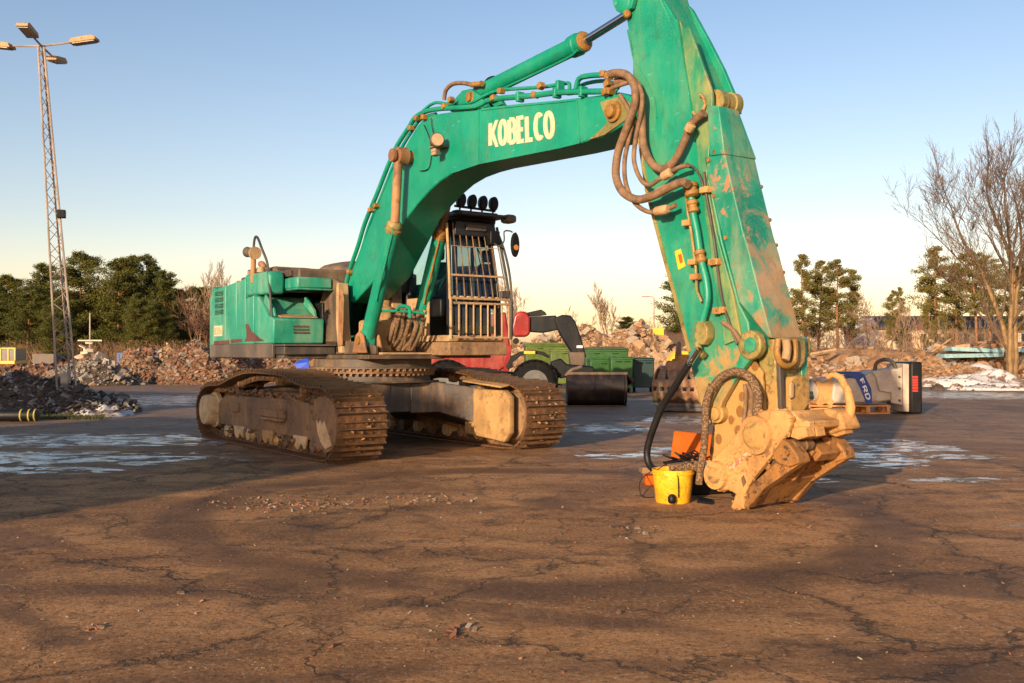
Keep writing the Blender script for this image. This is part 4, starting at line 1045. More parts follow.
def pillar(v, thick, mat=m_cabin):
    z = [1.97, 2.55, 2.9, 3.3, 3.6, 3.82]
    a = [(cu(q), q) for q in z]
    return MB().loft([[(u - thick, v, q), (u, v, q), (u, v + .06, q), (u - thick, v + .06, q)] for u, q in a]).build("front_pillar", mat, cab, .01)
pillar(CV0, .10); pillar(CV1 - .07, .11)
for v in (CV0, CV1 - .06): cpart("rear_pillar", .16, .30, v, v + .06, 2.7, 3.82)
cpart("door_pillar", .80, .88, CV1 - .055, CV1, 2.45, 3.82)
def glass(name, pts): 
    return MB().add(pts, [tuple(range(len(pts)))]).build(name, m_glass, cab)
zs = [2.0, 2.55, 2.9, 3.3, 3.6, 3.8]
gm = MB(); gm.loft([[(cu(z) - .03, CV0 + .07, z), (cu(z) - .03, CV1 - .08, z)] for z in zs], closed=False); gm.build("front_window", m_glass, cab, smooth=True)
glass("side_window", [(.3, CV0 + .03, 2.65), (1.55, CV0 + .03, 2.65), (1.36, CV0 + .03, 3.8), (.3, CV0 + .03, 3.8)])
glass("side_window", [(.3, CV1 - .03, 2.45), (1.6, CV1 - .03, 2.45), (1.36, CV1 - .03, 3.8), (.3, CV1 - .03, 3.8)])
glass("rear_window", [(.19, CV0 + .06, 2.75), (.19, CV1 - .06, 2.75), (.19, CV1 - .06, 3.8), (.19, CV0 + .06, 3.8)])
m_seat = simple("blue_seat_fabric", (.012, .05, .13), .85)
cpart("seat_back", .45, .62, CV0 + .22, CV0 + .68, 2.5, 3.25, mat=m_seat, bevel=.05)
cpart("head_rest", .48, .60, CV0 + .32, CV0 + .58, 3.28, 3.48, mat=m_seat, bevel=.04)
cpart("seat_cushion", .55, 1.05, CV0 + .2, CV0 + .7, 2.38, 2.52, mat=m_seat, bevel=.05)
cpart("console", .6, 1.3, CV0 + .08, CV0 + .18, 2.3, 2.62, mat=m_black, bevel=.03)
cpart("console", .6, 1.2, CV0 + .75, CV0 + .87, 2.3, 2.62, mat=m_black, bevel=.03)
MB().tube([(1.45, CV0 + .38, 1.97), (1.4, CV0 + .4, 2.4), (1.3, CV0 + .42, 2.75)], .03, 8).build("steering_column", m_black, cab)
cpart("dash_cowl", 1.55, 1.68, CV0 + .08, CV1 - .1, 2.0, 2.14, mat=m_bar)
wip = MB(); wip.tube([(cu(3.75) + .03, CV0 + .48, 3.75), (cu(3.3) + .03, CV0 + .72, 3.3), (cu(2.95) + .03, CV0 + .86, 2.95)], .012, 6); wip.tube([(cu(3.6) + .03, CV0 + .62, 3.6), (cu(3.1) + .03, CV0 + .72, 3.05)], .01, 6)
wip.build("wiper", m_black, cab)
# blind / sun shade in the upper window
MB().loft([[(cu(z) - .06, CV0 + .1, z), (cu(z) - .06, CV0 + .95, z)] for z in (3.42, 3.6, 3.78)], closed=False).build("sun_blind", simple("grey_blind", (.30, .31, .32), .8), cab)
# cage
cage = empty("window_guard", (0, 0, 0)); cage.parent = exc
NB = 9
m_barup = paint("dark_brown_bar", (.10, .06, .035), dust=(.30, .18, .09), dust_amt=.7, rust_amt=.3, rough=.7, scale=3)
def cgv(s): return CV0 - .06 + s * (CV1 - CV0 + .10)
for i in range(NB):
    s = i / (NB - 1)
    v = cgv(s)
    sh = .10 * (s - .5)
    MB().tube([(cu(z) + .17, v, z) for z in (1.93, 2.54)], .016, 8).build("lower_guard_bar", m_bar, cage, smooth=True)
    MB().tube([(cu(z) + .15 - .02, v - .05 * (z - 2.56) * 1, z) for z in (2.58, 2.9, 3.3, 3.6, 3.78)], .013, 8).build("upper_guard_bar", m_barup, cage, smooth=True)
for z, vv in ((1.93, 0), (2.52, 0), (2.60, 0)):
    MB().box(cu(z) + .145, cu(z) + .19, cgv(0) - .02, cgv(1) + .02, z - .018, z + .018).build("guard_rail", m_bar, cage, .004)
MB().box(cu(2.96) + .155, cu(2.96) + .185, cgv(0) - .04, cgv(1), 2.94, 2.97).build("guard_rail", m_bar, cage, .004)
MB().box(cu(3.4) + .15, cu(3.4) + .16, cgv(0) - .06, cgv(1) - .02, 3.40, 3.41).build("guard_rail", m_bar, cage)
for k in range(NB - 1):
    v = (cgv(k / 8) + cgv((k + 1) / 8)) / 2
    MB().box(-.03, .03, -.035, .035, -.008, .03, Matrix.Translation((cu(2.6) + .13, v, 2.61))).build("guard_tab", m_bar, cage, .01)
for s in (0, 1):
    MB().tube([(cu(z) + .19, cgv(s) + (.03 if s else -.03) , z) for z in (1.90, 2.56)] + [(cu(z) + .17, cgv(s) + (.03 if s else -.03) - .05 * (z - 2.56), z) for z in (2.6, 3.0, 3.4, 3.75)], .026, 8).build("guard_post", m_bar if s == 0 else m_dark, cage, smooth=True)
# outer bow on the far side
MB().tube([(1.90, CV1 + .10, 1.95), (1.88, CV1 + .10, 2.8), (1.76, CV1 + .08, 3.3), (1.55, CV1 + .05, 3.70)], .022, 8, 4).build("outer_bow", m_dark, cage, smooth=True)
cpart("corner_lamp", 1.50, 1.74, CV1 - .26, CV1 - .02, 3.46, 3.68, mat=m_black, bevel=.02)
cpart("roof_edge_lamp", 1.70, 1.95, CV1 + .0, CV1 + .22, 3.80, 3.93, mat=m_skirt, bevel=.05)
cpart("latch_box", 1.82, 1.90, CV1 - .12, CV1 + .06, 2.63, 2.74, mat=m_dark)
# light bar
MB().tube([(1.62, CV0 - .02, 4.02), (1.62, CV1 - .05, 4.0)], .02, 8).build("light_bar", m_dark, cab)
MB().box(1.55, 1.70, CV0 - .02, CV1 - .05, 3.93, 3.955).build("light_bar_tray", m_dark, cab, .004)
for k in range(4):
    v = CV0 + .12 + k * .29
    c = Vector((1.62, v, 4.12))
    lamp = MB().stepped(c + Vector((-.07, 0, 0)), c + Vector((.07, 0, -.02)), [(0, .05), (.3, .10), (.85, .115), (.9, .10), (1, .095)], 18).build("roof_work_light", m_black, cab, smooth=True)
    MB().stepped((c.x, v, 3.95), (c.x, v, 4.04), [(0, .02), (1, .02)], 8).build("lamp_stem", m_dark, cab)
# mirror on its arm
MB().tube([(1.72, CV1 + .02, 3.18), (1.80, CV1 + .10, 3.12), (1.83, CV1 + .18, 3.22), (1.83, CV1 + .18, 3.38), (1.83, CV1 + .30, 3.40), (1.83, CV1 + .36, 3.38)], .014, 7, 3).build("mirror_arm", m_dark, cab, smooth=True)
mrr = MB(); cc = Vector((1.84, CV1 + .42, 3.16))
mrr.loft([[cc + Vector((dx, .085 * k * math.cos(a) , .225 * k * math.sin(a))) for a in [2 * math.pi * i / 20 for i in range(20)]] for dx, k in ((-.06, .6), (-.04, .95), (.0, 1), (.02, .9))])
mrr.build("mirror", m_black, cab, smooth=True)
MB().cyl(cc + Vector((.02, 0, -.05)), cc + Vector((.03, 0, -.05)), .05, 12).build("mirror_reflector", simple("orange_sticker", (.5, .2, .06), .5), cab)

# the cab tapers inward towards its roof
for grp in (cab, cage):
    for o in grp.children:
        if o.type != 'MESH' or 'rail' in o.name and False: continue
        for vx in o.data.vertices:
            z = vx.co.z
            if z > 2.6:
                s_ = (vx.co.y - CV0) / (CV1 - CV0); k = (z - 2.6) / 1.3
                if o.name.startswith('mirror'): vx.co.z = z + .44; vx.co.y -= .20; continue
                vx.co.y += k * (.17 * max(0, 1 - s_) - .03 * s_)
                vx.co.z = 2.6 + (z - 2.6) * 1.145
# ear of the arm cylinder's rod
ear = plate("rod_ear", [(613, -12), (612.5, 3), (616, 11), (623, 13), (631, 8), (636, -12)], -.33, -.26, m_green, .01)
MB().stepped(mp(627, 14, -.34), mp(627, 14, -.2), [(0, .03), (.1, .05), (1, .05)], 14).build("ear_pin", m_gold, exc, smooth=True)
MB().stepped(mp(622, 3, -.35), mp(622, 3, -.35) + Vector((0, .08, 0)), [(0, .09), (.2, .12), (1, .12)], 20).build("ear_boss", m_green, exc, smooth=True)
# mud packed between the track shoes
for vc in (-W2 + TW / 2, W2 - TW / 2):
    R = random.Random(int(vc * 10)); md = MB()
    for i, (p, t, n) in enumerate(path_pts(prof, NS)):
        for k in range(9):
            c_ = p + t * R.uniform(-.08, .1) + n * R.uniform(-.02, .012)
            c_ = Vector((c_.x, vc + R.uniform(-.36, .36), c_.z))
            md.chunk(c_, R.uniform(.02, .075), R, .5)
    md.build("packed_mud", m_shoemud, [o for o in exc.children if o.name.startswith('crawler_track')][0 if vc < 0 else 1], kind='stuff', fixn=False)
# ================================================================== SHADE FROM THE LEFT: sheds behind the camera to the left
SV = Vector((SH[0], SH[1], 0)); SNRM = Vector((.891, -.454, 0))
m_wall = simple("shed_wall", (.32, .24, .18), .8, var=.15)
m_roofd = simple("shed_roof", (.07, .06, .06), .7)
m_panedark = NT("window_pane").bsdf((.03, .035, .04), .12)
def shed(label, n0, n1, t_front, hgt, depth):
    base = SNRM * ((n0 + n1) / 2) + SV * (t_front - depth / 2)
    r = empty("warehouse", base, math.atan2(SNRM.y, SNRM.x), label, "warehouse")
    w = abs(n1 - n0)
    MB().box(-w / 2, w / 2, -depth / 2, depth / 2, 0, hgt - .35).build("wall", m_wall, r)
    MB().box(-w / 2 - .003, w / 2 + .003, -depth / 2 - .02, depth / 2 + .02, hgt - .35, hgt).build("roof", m_roofd, r)
    d_ = MB().box(-1.8, 1.8, depth / 2, depth / 2 + .08, 0, 3.6).build("gate_door", m_skirt, r)
    for x in (-w * .35, w * .35):
        f = MB().box(x - .7, x + .7, depth / 2, depth / 2 + .07, 1.6, 2.8).build("window", m_letter, r)
        MB().box(x - .6, x + .6, depth / 2 + .071, depth / 2 + .085, 1.7, 2.7).build("pane", m_panedark, f)
    return r
shed("beige warehouse with flat roof whose shade falls across the yard", -20.3, -8.9, -13, 7.15, 14)
shed("taller beige warehouse further left whose shade covers the debris heap", -56, -22.4, -14, 10.0, 14)

# ================================================================== small things by the coupler
def Gp(px, py): return G(px, py)
bk = empty("bucket", Gp(673, 502), .3, "yellow plastic bucket with dark scuffs on the tarmac beside the coupler", "bucket")
m_bucket = paint("yellow_plastic", (.78, .40, .012), dust=(.35, .2, .08), dust_amt=.15, rust=(.10, .06, .02), rust_amt=.45, rough=.5, scale=5, bump=.1, grime=.45)
MB().stepped((0, 0, 0), (0, 0, .37), [(0, .18), (.03, .19), (.86, .225), (.865, .238), (.92, .238), (.925, .228), (1, .234), (1, .22), (.5, .205), (.04, .17)], 32).build("shell", m_bucket, bk, smooth=True)
MB().tube([(.225 * math.cos(a), .225 * math.sin(a), .33 - .16 * math.sin(a * 1.0)) for a in [math.pi * (i / 12) + math.pi for i in range(13)]], .005, 6).build("handle", m_black, bk)
MB().tube([(-.06, -.21, .37), (-.055, -.232, .30), (-.045, -.225, .15), (-.04, -.215, .08)], .006, 6, 3).build("cord", m_black, bk)
plug = MB(); plug.stepped((-.05, -.235, .02), (-.05, -.235, .12), [(0, .03), (.2, .045), (.7, .045), (1, .02)], 12)
tag(plug.build("plug", m_black, None, smooth=True), "small black plug hanging on a cord against the yellow bucket", "plug"); bpy.data.objects["plug"].location = bk.location
w_ = MB().tube([Gp(655, 498) + Vector((0, 0, .012)), Gp(642, 497) + Vector((0, 0, .012)), Gp(640, 490) + Vector((0, 0, .10)), Gp(650, 484) + Vector((0, 0, .15)), Gp(656, 488) + Vector((0, 0, .2))], .006, 6, 6).build("cable", m_black, smooth=True)
tag(w_, "thin black cable looping over the ground left of the yellow bucket", "cable")
# orange case behind
oc = empty("tool_case", Gp(685, 483), -.25, "open orange tool case with cables, standing behind the yellow bucket", "tool case")
MB().prism([(-.24, .25, .05), (.34, .25, .05), (.34, .32, .60), (-.17, .32, .64)], (0, .04, 0)).build("lid", m_orange, oc, .02)
MB().box(-.26, .36, -.22, .24, .0, .22).build("tray", m_orange, oc, .02)
MB().box(-.22, .32, -.18, .20, .215, .24).build("foam_insert", m_black, oc, .01)
R = random.Random(4); cbm = MB()
for k in range(5):
    p = [Vector((R.uniform(-.3, .3), R.uniform(-.22, .1), R.uniform(.2, .42))) for _ in range(6)]
    cbm.tube(p, .011, 6, 5)
cbm.build("cable_tangle", m_hose_black, oc, smooth=True, kind='stuff')
tr_ = empty("tool_box", Gp(708, 492), .35, "dark low tool box with blue lid half hidden by the coupler", "tool box")
MB().box(-.32, .32, -.22, .22, 0, .30).build("box_body", m_black, tr_, .02)
MB().box(-.33, .33, -.23, .23, .302, .34).build("box_lid", simple("pale_blue_lid", (.16, .26, .34), .5), tr_, .012)
MB().box(-.08, .08, -.25, -.225, .2, .26).build("latch", m_gold, tr_, .005)
m2 = MB().box(-.36, .40, -.10, .10, 0, .08, Matrix.Translation(Gp(668, 482) + Vector((0, 0, .12))) @ Matrix.Rotation(.1, 4, 'Z')).build("wood_plank", m_frame, None, .01)
tag(m2, "short mud-stained plank lying across low blocks behind the yellow bucket", "plank")
b3 = MB().box(-.2, .2, -.13, .13, 0, .12, Matrix.Translation(Gp(660, 484))).build("wood_block", m_orange, None, .01)
tag(b3, "small orange block under the stained plank behind the yellow bucket", "block")
pd = MB().prism([Gp(x, y) + Vector((0, 0, .003)) for x, y in ((697, 503), (712, 505), (712, 501), (700, 499))], (0, 0, .02)).build("black_wrench", m_black)
tag(pd, "flat black tool lying on the tarmac between bucket and coupler", "tool")

# ================================================================== sorting grapple behind the arm
m_grap = paint("rusty_grapple_steel", (.24, .12, .06), dust=(.44, .26, .14), dust_amt=.75, rust=(.26, .09, .03), rust_amt=.6, rough=.6, scale=2, bump=.5, zmud=(.1, .7), mud=(.08, .035, .02))
gp = empty("sorting_grapple", Vector((5.0, 28.6, 0)), 1.15, "rusty sorting grapple with slotted shells standing behind the green arm", "grapple")
def shell(sgn):
    nU, nV = 14, 26; Wd = 1.5
    mb = MB(); vs = []; 
    for j in range(nV + 1):
        a = rad(-38 + 128 * j / nV)            # from lower lip up over the belly
        for i in range(nU + 1):
            y = -Wd / 2 + Wd * i / nU
            r = 1.02
            vs.append((sgn * (r * math.cos(a) * .86 + .0), y, .64 + r * .62 * math.sin(a) + (0 if a > 0 else .0)))
    fs = []
    for j in range(nV):
        for i in range(nU):
            slot = (i % 3 == 1) and (13 <= j <= 20)
            small = (i % 2 == 1) and (7 <= j <= 8)
            if slot or small: continue
            k = j * (nU + 1) + i
            fs.append((k, k + 1, k + nU + 2, k + nU + 1))
    mb.add(vs, fs)
    o = mb.build("grapple_shell", m_grap, gp, smooth=True)
    s = o.modifiers.new("thick", 'SOLIDIFY'); s.thickness = .05; s.offset = 0
    sd = MB()
    for y in (-Wd / 2 - .03, Wd / 2 - .01):
        q = [(sgn * (1.02 * math.cos(rad(a)) * .86), y, .64 + .632 * math.sin(rad(a))) for a in range(-38, 95, 11)] + [(sgn * .06, y, 1.15), (sgn * .12, y, .65), (sgn * .45, y, .35)]
        MB().prism(q, (0, .04, 0)).build("shell_side", m_grap, gp, .01)
    MB().box(min(sgn * .62, sgn * .74), max(sgn * .62, sgn * .74), -Wd / 2, Wd / 2, .16, .26).build("cutting_edge", m_dark, gp, .01)
shell(-1); shell(1)
MB().box(-.72, .72, -.70, .70, .02, .17).build("lower_lip", m_dark, gp, .03)
MB().prism([(-.5, -.5, 1.12), (.5, -.5, 1.12), (.42, -.5, 1.42), (-.42, -.5, 1.42)], (0, 1.0, 0)).build("head_frame", m_grap, gp, .03)
MB().stepped((0, 0, 1.40), (0, 0, 1.62), [(0, .42), (.4, .42), (.45, .34), (1, .34)], 28).build("rotator", m_gold, gp, smooth=True)
for s in (-1, 1):
    MB().prism([(-.30, s * .22, 1.6), (.30, s * .22, 1.6), (.22, s * .22, 1.95), (.06, s * .22, 2.0), (-.18, s * .22, 1.92)], (0, .05, 0)).build("mount_ear", m_grap, gp, .015)
for s in (-1, 1): MB().cyl((s * .34, -.52, 1.28), (s * .34, .52, 1.28), .09, 14).build("hinge_pin", m_gold, gp, smooth=True)

# ================================================================== hydraulic breaker on its pallet
m_brk = paint("light_grey_paint", (.42, .35, .28), dust=(.46, .34, .22), dust_amt=.4, rust=(.2, .1, .05), rust_amt=.12, rough=.5, bump=.1)
m_band = simple("blue_band", (.012, .045, .22), .5, var=.1)
bc = empty("hydraulic_breaker", W(850, 405, 27.6) * Vector((1, 1, 0)), .0, "grey hydraulic breaker with blue lettered band lying on wooden pallets", "breaker")
bc.location.z = 0
ox, oy = bc.location.x, bc.location.y
def bp(px, py, Y=27.0):                     # photo position on the breaker's near side -> local
    return Vector(((px - 512) / 1000 * Y - ox, Y - oy, H + (353 - py) / 1000 * Y))
def bpr(name, pts, y0, y1, mat, bevel=.03, seg=2, parent=bc, Y=27.0):
    q = [bp(a, b, Y) for a, b in pts]
    return MB().prism([(p.x, y0 - 0.0, p.z) for p in q], (0, y1 - y0, 0)).build(name, mat, parent, bevel, seg=seg)
bpr("breaker_housing", [(835, 380), (850, 378), (866, 375.5), (874, 372), (900, 368), (901, 400), (880, 403), (836, 404), (833, 399)], -.45, .35, m_brk, .09, 4)
bpr("bracket_side", [(872, 371), (897, 369), (903, 367), (903, 405.5), (892, 403), (892, 393), (880, 391), (877, 378)], -.56, -.47, m_brk, .02)
bpr("bracket_side", [(872, 371), (897, 369), (903, 367), (903, 405.5), (892, 403), (892, 393), (880, 391), (877, 378)], .40, .48, m_brk, .02)
bpr("bracket_recess", [(891, 374), (897, 373), (897, 389), (889, 388), (886, 381)], -.575, -.562, m_brk, .004)
bpr("bracket_rib", [(888, 378.5), (900, 382.5), (900, 384), (888, 380.3)], -.60, -.57, m_brk, .004)
for y in (377, 388.5, 400.5):
    c = bp(900, y); MB().cyl((c.x, -.575, c.z), (c.x, -.53, c.z), .035, 10).build("bolt", m_dark, bc)
bpr("end_plate", [(903, 363.5), (909, 364), (909, 412), (903, 411.5)], -.62, .6, m_brk, .02)
MB().box(0, .32, -.72, .72, .03, 1.42, Matrix.Translation((bp(909, 400).x, 0, 0))).build("mounting_plate", m_black, bc, .05)
xr = bp(909, 400).x + .16
c = bp(914, 388)
m_redp = simple("red_print", (.60, .03, .02), .5, var=.1)
for k in range(6): MB().box(c.x - .085, c.x + .055, -.724, -.721, .62 + k * .073, .62 + k * .073 + .055).build("red_marking", m_redp, bc)
for z in (.25, 1.2): MB().cyl((xr + .16, -.3, z), (xr + .22, -.3, z), .06, 10).build("bolt", m_dark, bc)
MB().stepped((bp(818, 395).x, -.05, .66), (bp(836, 395).x, -.05, .66), [(0, .22), (.1, .33), (.9, .36), (1, .38)], 22).build("front_head", m_brk, bc, smooth=True)
bpr("collar_lug", [(818, 381), (822, 379), (825, 382), (829, 382), (832, 379), (836, 381), (837, 403), (834, 407), (828, 404), (822, 407), (818, 404), (821, 398), (820, 388)], -.42, .3, m_tool, .03)
MB().stepped((bp(770, 395).x, -.10, .50), (bp(828, 395).x, -.10, .50), [(0, .085), (1, .11)], 20).build("chisel", simple("dark_teal_steel", (.02, .05, .065), .35, .5), bc, smooth=True)
# blue band wrapped over the housing
bd_ = [(843.5, 377.5), (848, 372.8), (860, 371.8), (866, 374.5), (873, 389), (874, 403.6), (868, 403.8), (862, 388), (857, 379), (850, 376.3)]
q = [bp(a, b) for a, b in bd_]
MB().prism([(p.x, -.475, p.z) for p in q], (0, .02, 0)).build("blue_band", m_band, bc, .003)
MB().box(bp(846, 0).x, bp(863, 0).x, -.46, .36, bp(0, 374.4).z, bp(0, 371.9).z).build("blue_band", m_band, bc, .02)
lettering("band_lettering", "FRD", quad_place(*[Vector((bp(a, b).x, -.478, bp(a, b).z)) for a, b in ((861.2, 380), (868.2, 400.6), (864.6, 377.6), (873.0, 399.5))]), simple("white_print", (.75, .74, .72), .6, var=.05), bc, sw=.10, gap=.3, depth=.004, lift=(0, -1, 0))
MB().tube([bp(876, 371, 27.3) + Vector((0, .1, 0)), bp(878, 363, 27.3) + Vector((0, .1, 0)), bp(886, 359.5, 27.3) + Vector((0, .1, 0)), bp(894, 362, 27.3) + Vector((0, .1, 0)), bp(897, 368, 27.3) + Vector((0, .1, 0))], .05, 10, 4).build("carrying_hoop", m_dark, bc, smooth=True)
m_pal = simple("orange_pine_pallet", (.52, .22, .06), .8, var=.3, scale=3)
def pallet(x, y, rz, label):
    p = empty("pallet", (x, y, 0), rz, label, "pallet", None)
    for k in range(5): MB().box(-.60, .60, -.40 + k * .17, -.28 + k * .17, .122, .144).build("top_board", m_pal, p, .003)
    for k in range(3): MB().box(-.60 + k * .55, -.50 + k * .55, -.40, .40, .1, .121).build("stringer_board", m_pal, p, .003)
    for i in range(3):
        for j in range(3): MB().box(-.60 + i * .55, -.46 + i * .52, -.40 + j * .345, -.30 + j * .345, .022, .099).build("block", m_pal, p, .003)
    for j in range(3): MB().box(-.60, .60, -.40 + j * .345, -.30 + j * .345, 0, .021).build("bottom_board", m_pal, p, .003)
    p.scale = (1.05, 1, 1.65)
    return p
pallet(bp(870, 0).x + ox, oy + .0, .05, "orange pine pallet under the right half of the grey breaker")
pallet(bp(833, 0).x + ox, oy - .05, -.08, "orange pine pallet under the breaker's left end beside the hook")

# ================================================================== wheel loader (telescopic) behind the cab
LY = 33.0
def lp(px, py, Y=LY): return Vector(((px - 512) / 1000 * Y, Y, H + (353 - py) / 1000 * Y))
ld = empty("telescopic_loader", (lp(520, 0).x, LY, 0), 0, "red telescopic loader with black boom and bucket, partly behind the excavator cab", "loader")
lo = Vector((lp(520, 0).x, LY, 0))
def lpr(name, pts, y0, y1, mat, bevel=.03, seg=2, Y=LY):
    q = [lp(a, b, Y) - lo for a, b in pts]
    return MB().prism([(p.x, y0, p.z) for p in q], (0, y1 - y0, 0)).build(name, mat, ld, bevel, seg=seg)
m_blk = paint("black_loader_paint", (.008, .010, .013), dust=(.10, .07, .05), dust_amt=.2, rust=(.20, .10, .05), rust_amt=.08, rough=.45, spec=.2)
lpr("body", [(432, 352), (505, 350), (511, 352), (507, 366), (498, 372), (432, 372)], -.6, 1.4, m_red, .06)
lpr("chassis", [(432, 372), (520, 372), (560, 374), (556, 384), (432, 386)], -.3, 1.1, m_black, .05)
lpr("front_pillar", [(507, 345), (512, 345), (509, 371), (503, 371)], -.75, -.62, m_red, .02)
lpr("cab_lower", [(470, 318), (506, 312), (510, 345), (505, 352), (470, 352)], -.2, 1.2, m_red, .06)
lpr("boom_head", [(514, 316), (519, 311.5), (526, 312), (530, 318), (530, 334), (526, 337), (514, 337), (511, 330)], -.35, .25, m_red, .07, 4)
lpr("boom_tube", [(529, 317), (556, 315.5), (558, 330), (543, 333), (529, 332)], -.22, .14, m_blk, .04)
lpr("top_cylinder", [(523, 313.5), (541, 309.5), (545, 312), (547, 315), (540, 316), (524, 317)], -.1, .05, m_blk, .02)
lpr("boom_elbow", [(554, 318), (562, 315), (570, 315.5), (575, 322), (580, 336), (584, 350), (586, 357), (580, 360), (572, 354), (566, 345), (560, 335), (556, 327)], -.3, .22, m_blk, .05)
lpr("tilt_linkage", [(568, 352), (584, 352), (585, 364), (578, 370), (570, 366)], -.32, .24, m_deck, .04)
lpr("quick_hitch", [(550, 362), (560, 358), (566, 364), (592, 366), (594, 372), (560, 378), (551, 374)], -.6, .5, m_black, .05)
m_wt = simple("white_plate", (.6, .6, .62), .5, var=.05)
lpr("number_plate", [(576, 345.5), (582, 345.5), (582, 348), (576, 348)], -.315, -.302, m_wt, 0)
m_bkt = paint("scuffed_bucket_steel", (.018, .012, .010), dust=(.12, .05, .03), dust_amt=.4, rust=(.16, .05, .03), rust_amt=.3, rough=.32, bump=.15, metal=.3)
# bucket: open scoop facing right, built as curved shell between two cheeks
bk_pts = [(572, 371), (577, 370), (600, 370), (610, 374), (620, 373.5)]
bs = MB()
R0 = [(568, 374), (563, 382), (562, 392), (566, 400), (574, 403.5), (596, 404.5)]
prof_ = [(-.9, 1.02), (-1.08, .8), (-1.12, .5), (-1.0, .2), (-.7, .05), (.1, .03), (.1, .07), (-.66, .10), (-.92, .25), (-1.02, .52), (-.98, .78), (-.84, .98)]
cxb = lp(592, 0).x - lo.x
MB().prism([(cxb - .9, -1.25 + a * .8, b) for a, b in prof_], (1.75, 0, 0)).build("bucket", m_bkt, ld, .02)
for xx in (cxb - .93, cxb + .86):
    MB().prism([(xx, -1.25 + a * .8, b) for a, b in [(-.9, 1.05), (-1.1, .8), (-1.14, .5), (-1.02, .18), (-.7, .0), (.15, .0), (.18, .3), (-.1, .8), (-.3, 1.05)]], (.06, 0, 0)).build("bucket_cheek", m_bkt, ld, .01)
MB().prism([(cxb + .86, -1.25, 1.0), (cxb + .9, -2.0, 1.0), (cxb + 1.15, -1.9, .85), (cxb + .95, -1.5, .7)], (.02, .1, -.1)).build("bucket_lip", m_bkt, ld, .01)
for xx in (-.55, -.1, .35):
    MB().prism([(cxb + xx, -1.262 + a * .8, b) for a, b in [(-.9, 1.02), (-1.08, .8), (-1.12, .5), (-1.0, .2), (-.7, .05), (-.7, .12), (-.9, .3), (-1.0, .5), (-.98, .8)]], (.05, 0, 0)).build("bucket_rib", m_bkt, ld, .01)
MB().box(cxb - .95, cxb + .95, -2.02, -1.9, .98, 1.07).build("bucket_top_edge", m_deck, ld, .02)
MB().box(cxb - .95, cxb + .95, -1.9, -1.2, -.0, .03).build("wear_plate", m_deck, ld, .008)
MB().tube([lp(566, 376, 31.4) - lo, lp(572, 370, 31.4) - lo, lp(582, 367, 31.4) - lo], .06, 8, 3).build("tilt_cylinder", m_deck, ld, smooth=True)
def wheel(c, r, w, parent, rimmat):
    ty = MB(); a = Vector((c[0], c[1] - w / 2, c[2])); b = Vector((c[0], c[1] + w / 2, c[2]))
    ty.stepped(a, b, [(0, r * .55), (.0, r * .8), (.12, r * .95), (.3, r), (.7, r), (.88, r * .95), (1, r * .8), (1, r * .55)], 40)
    t = ty.build("tyre", m_rubber, parent, smooth=True)
    lug = MB()
    for k in range(22):
        for s in (0, 1):
            an = 2 * math.pi * (k + .5 * s) / 22
            M = Matrix.Translation(c) @ Matrix.Rotation(an, 4, 'Y') @ Matrix.Translation((0, (-.26 if s else .26) * w, r)) @ Matrix.Rotation(.5 if s else -.5, 4, 'Z')
            lug.box(-.045, .045, -w * .28, w * .28, -.02, .035, M)
    lug.build("tyre_lugs", m_rubber, parent, kind='stuff', fixn=False)
    MB().stepped(a - Vector((0, .02, 0)), b + Vector((0, .02, 0)), [(0, r * .58), (.01, r * .54), (.15, r * .42), (.16, r * .18), (.84, r * .18), (.85, r * .42), (1, r * .56)], 28).build("rim", rimmat, parent, smooth=True)
m_rim = simple("grey_rim", (.10, .095, .09), .5)
wheel((lp(534, 0).x - lo.x, -.75, .70), .72, .5, ld, m_rim)
wheel((lp(448, 0).x - lo.x, -.75, .70), .72, .5, ld, m_rim)
lpr("fender", [(506, 366), (511, 356), (520, 351.5), (532, 350), (543, 352), (549, 356), (548, 358), (540, 354.5), (530, 353.5), (520, 356), (513, 362), (509, 370)], -1.0, -.45, m_black, .02)
MB().stepped(lp(516, 341) - lo + Vector((0, -.4, 0)), lp(516, 341) - lo + Vector((0, -.25, 0)), [(0, .08), (1, .10)], 14).build("head_lamp", m_black, ld, smooth=True)
MB().box(-.18, .18, -.1, .1, -.05, .05, Matrix.Translation(lp(529, 352.5) - lo + Vector((0, -1.02, 0)))).build("marker_strip", m_stick, ld, .01)

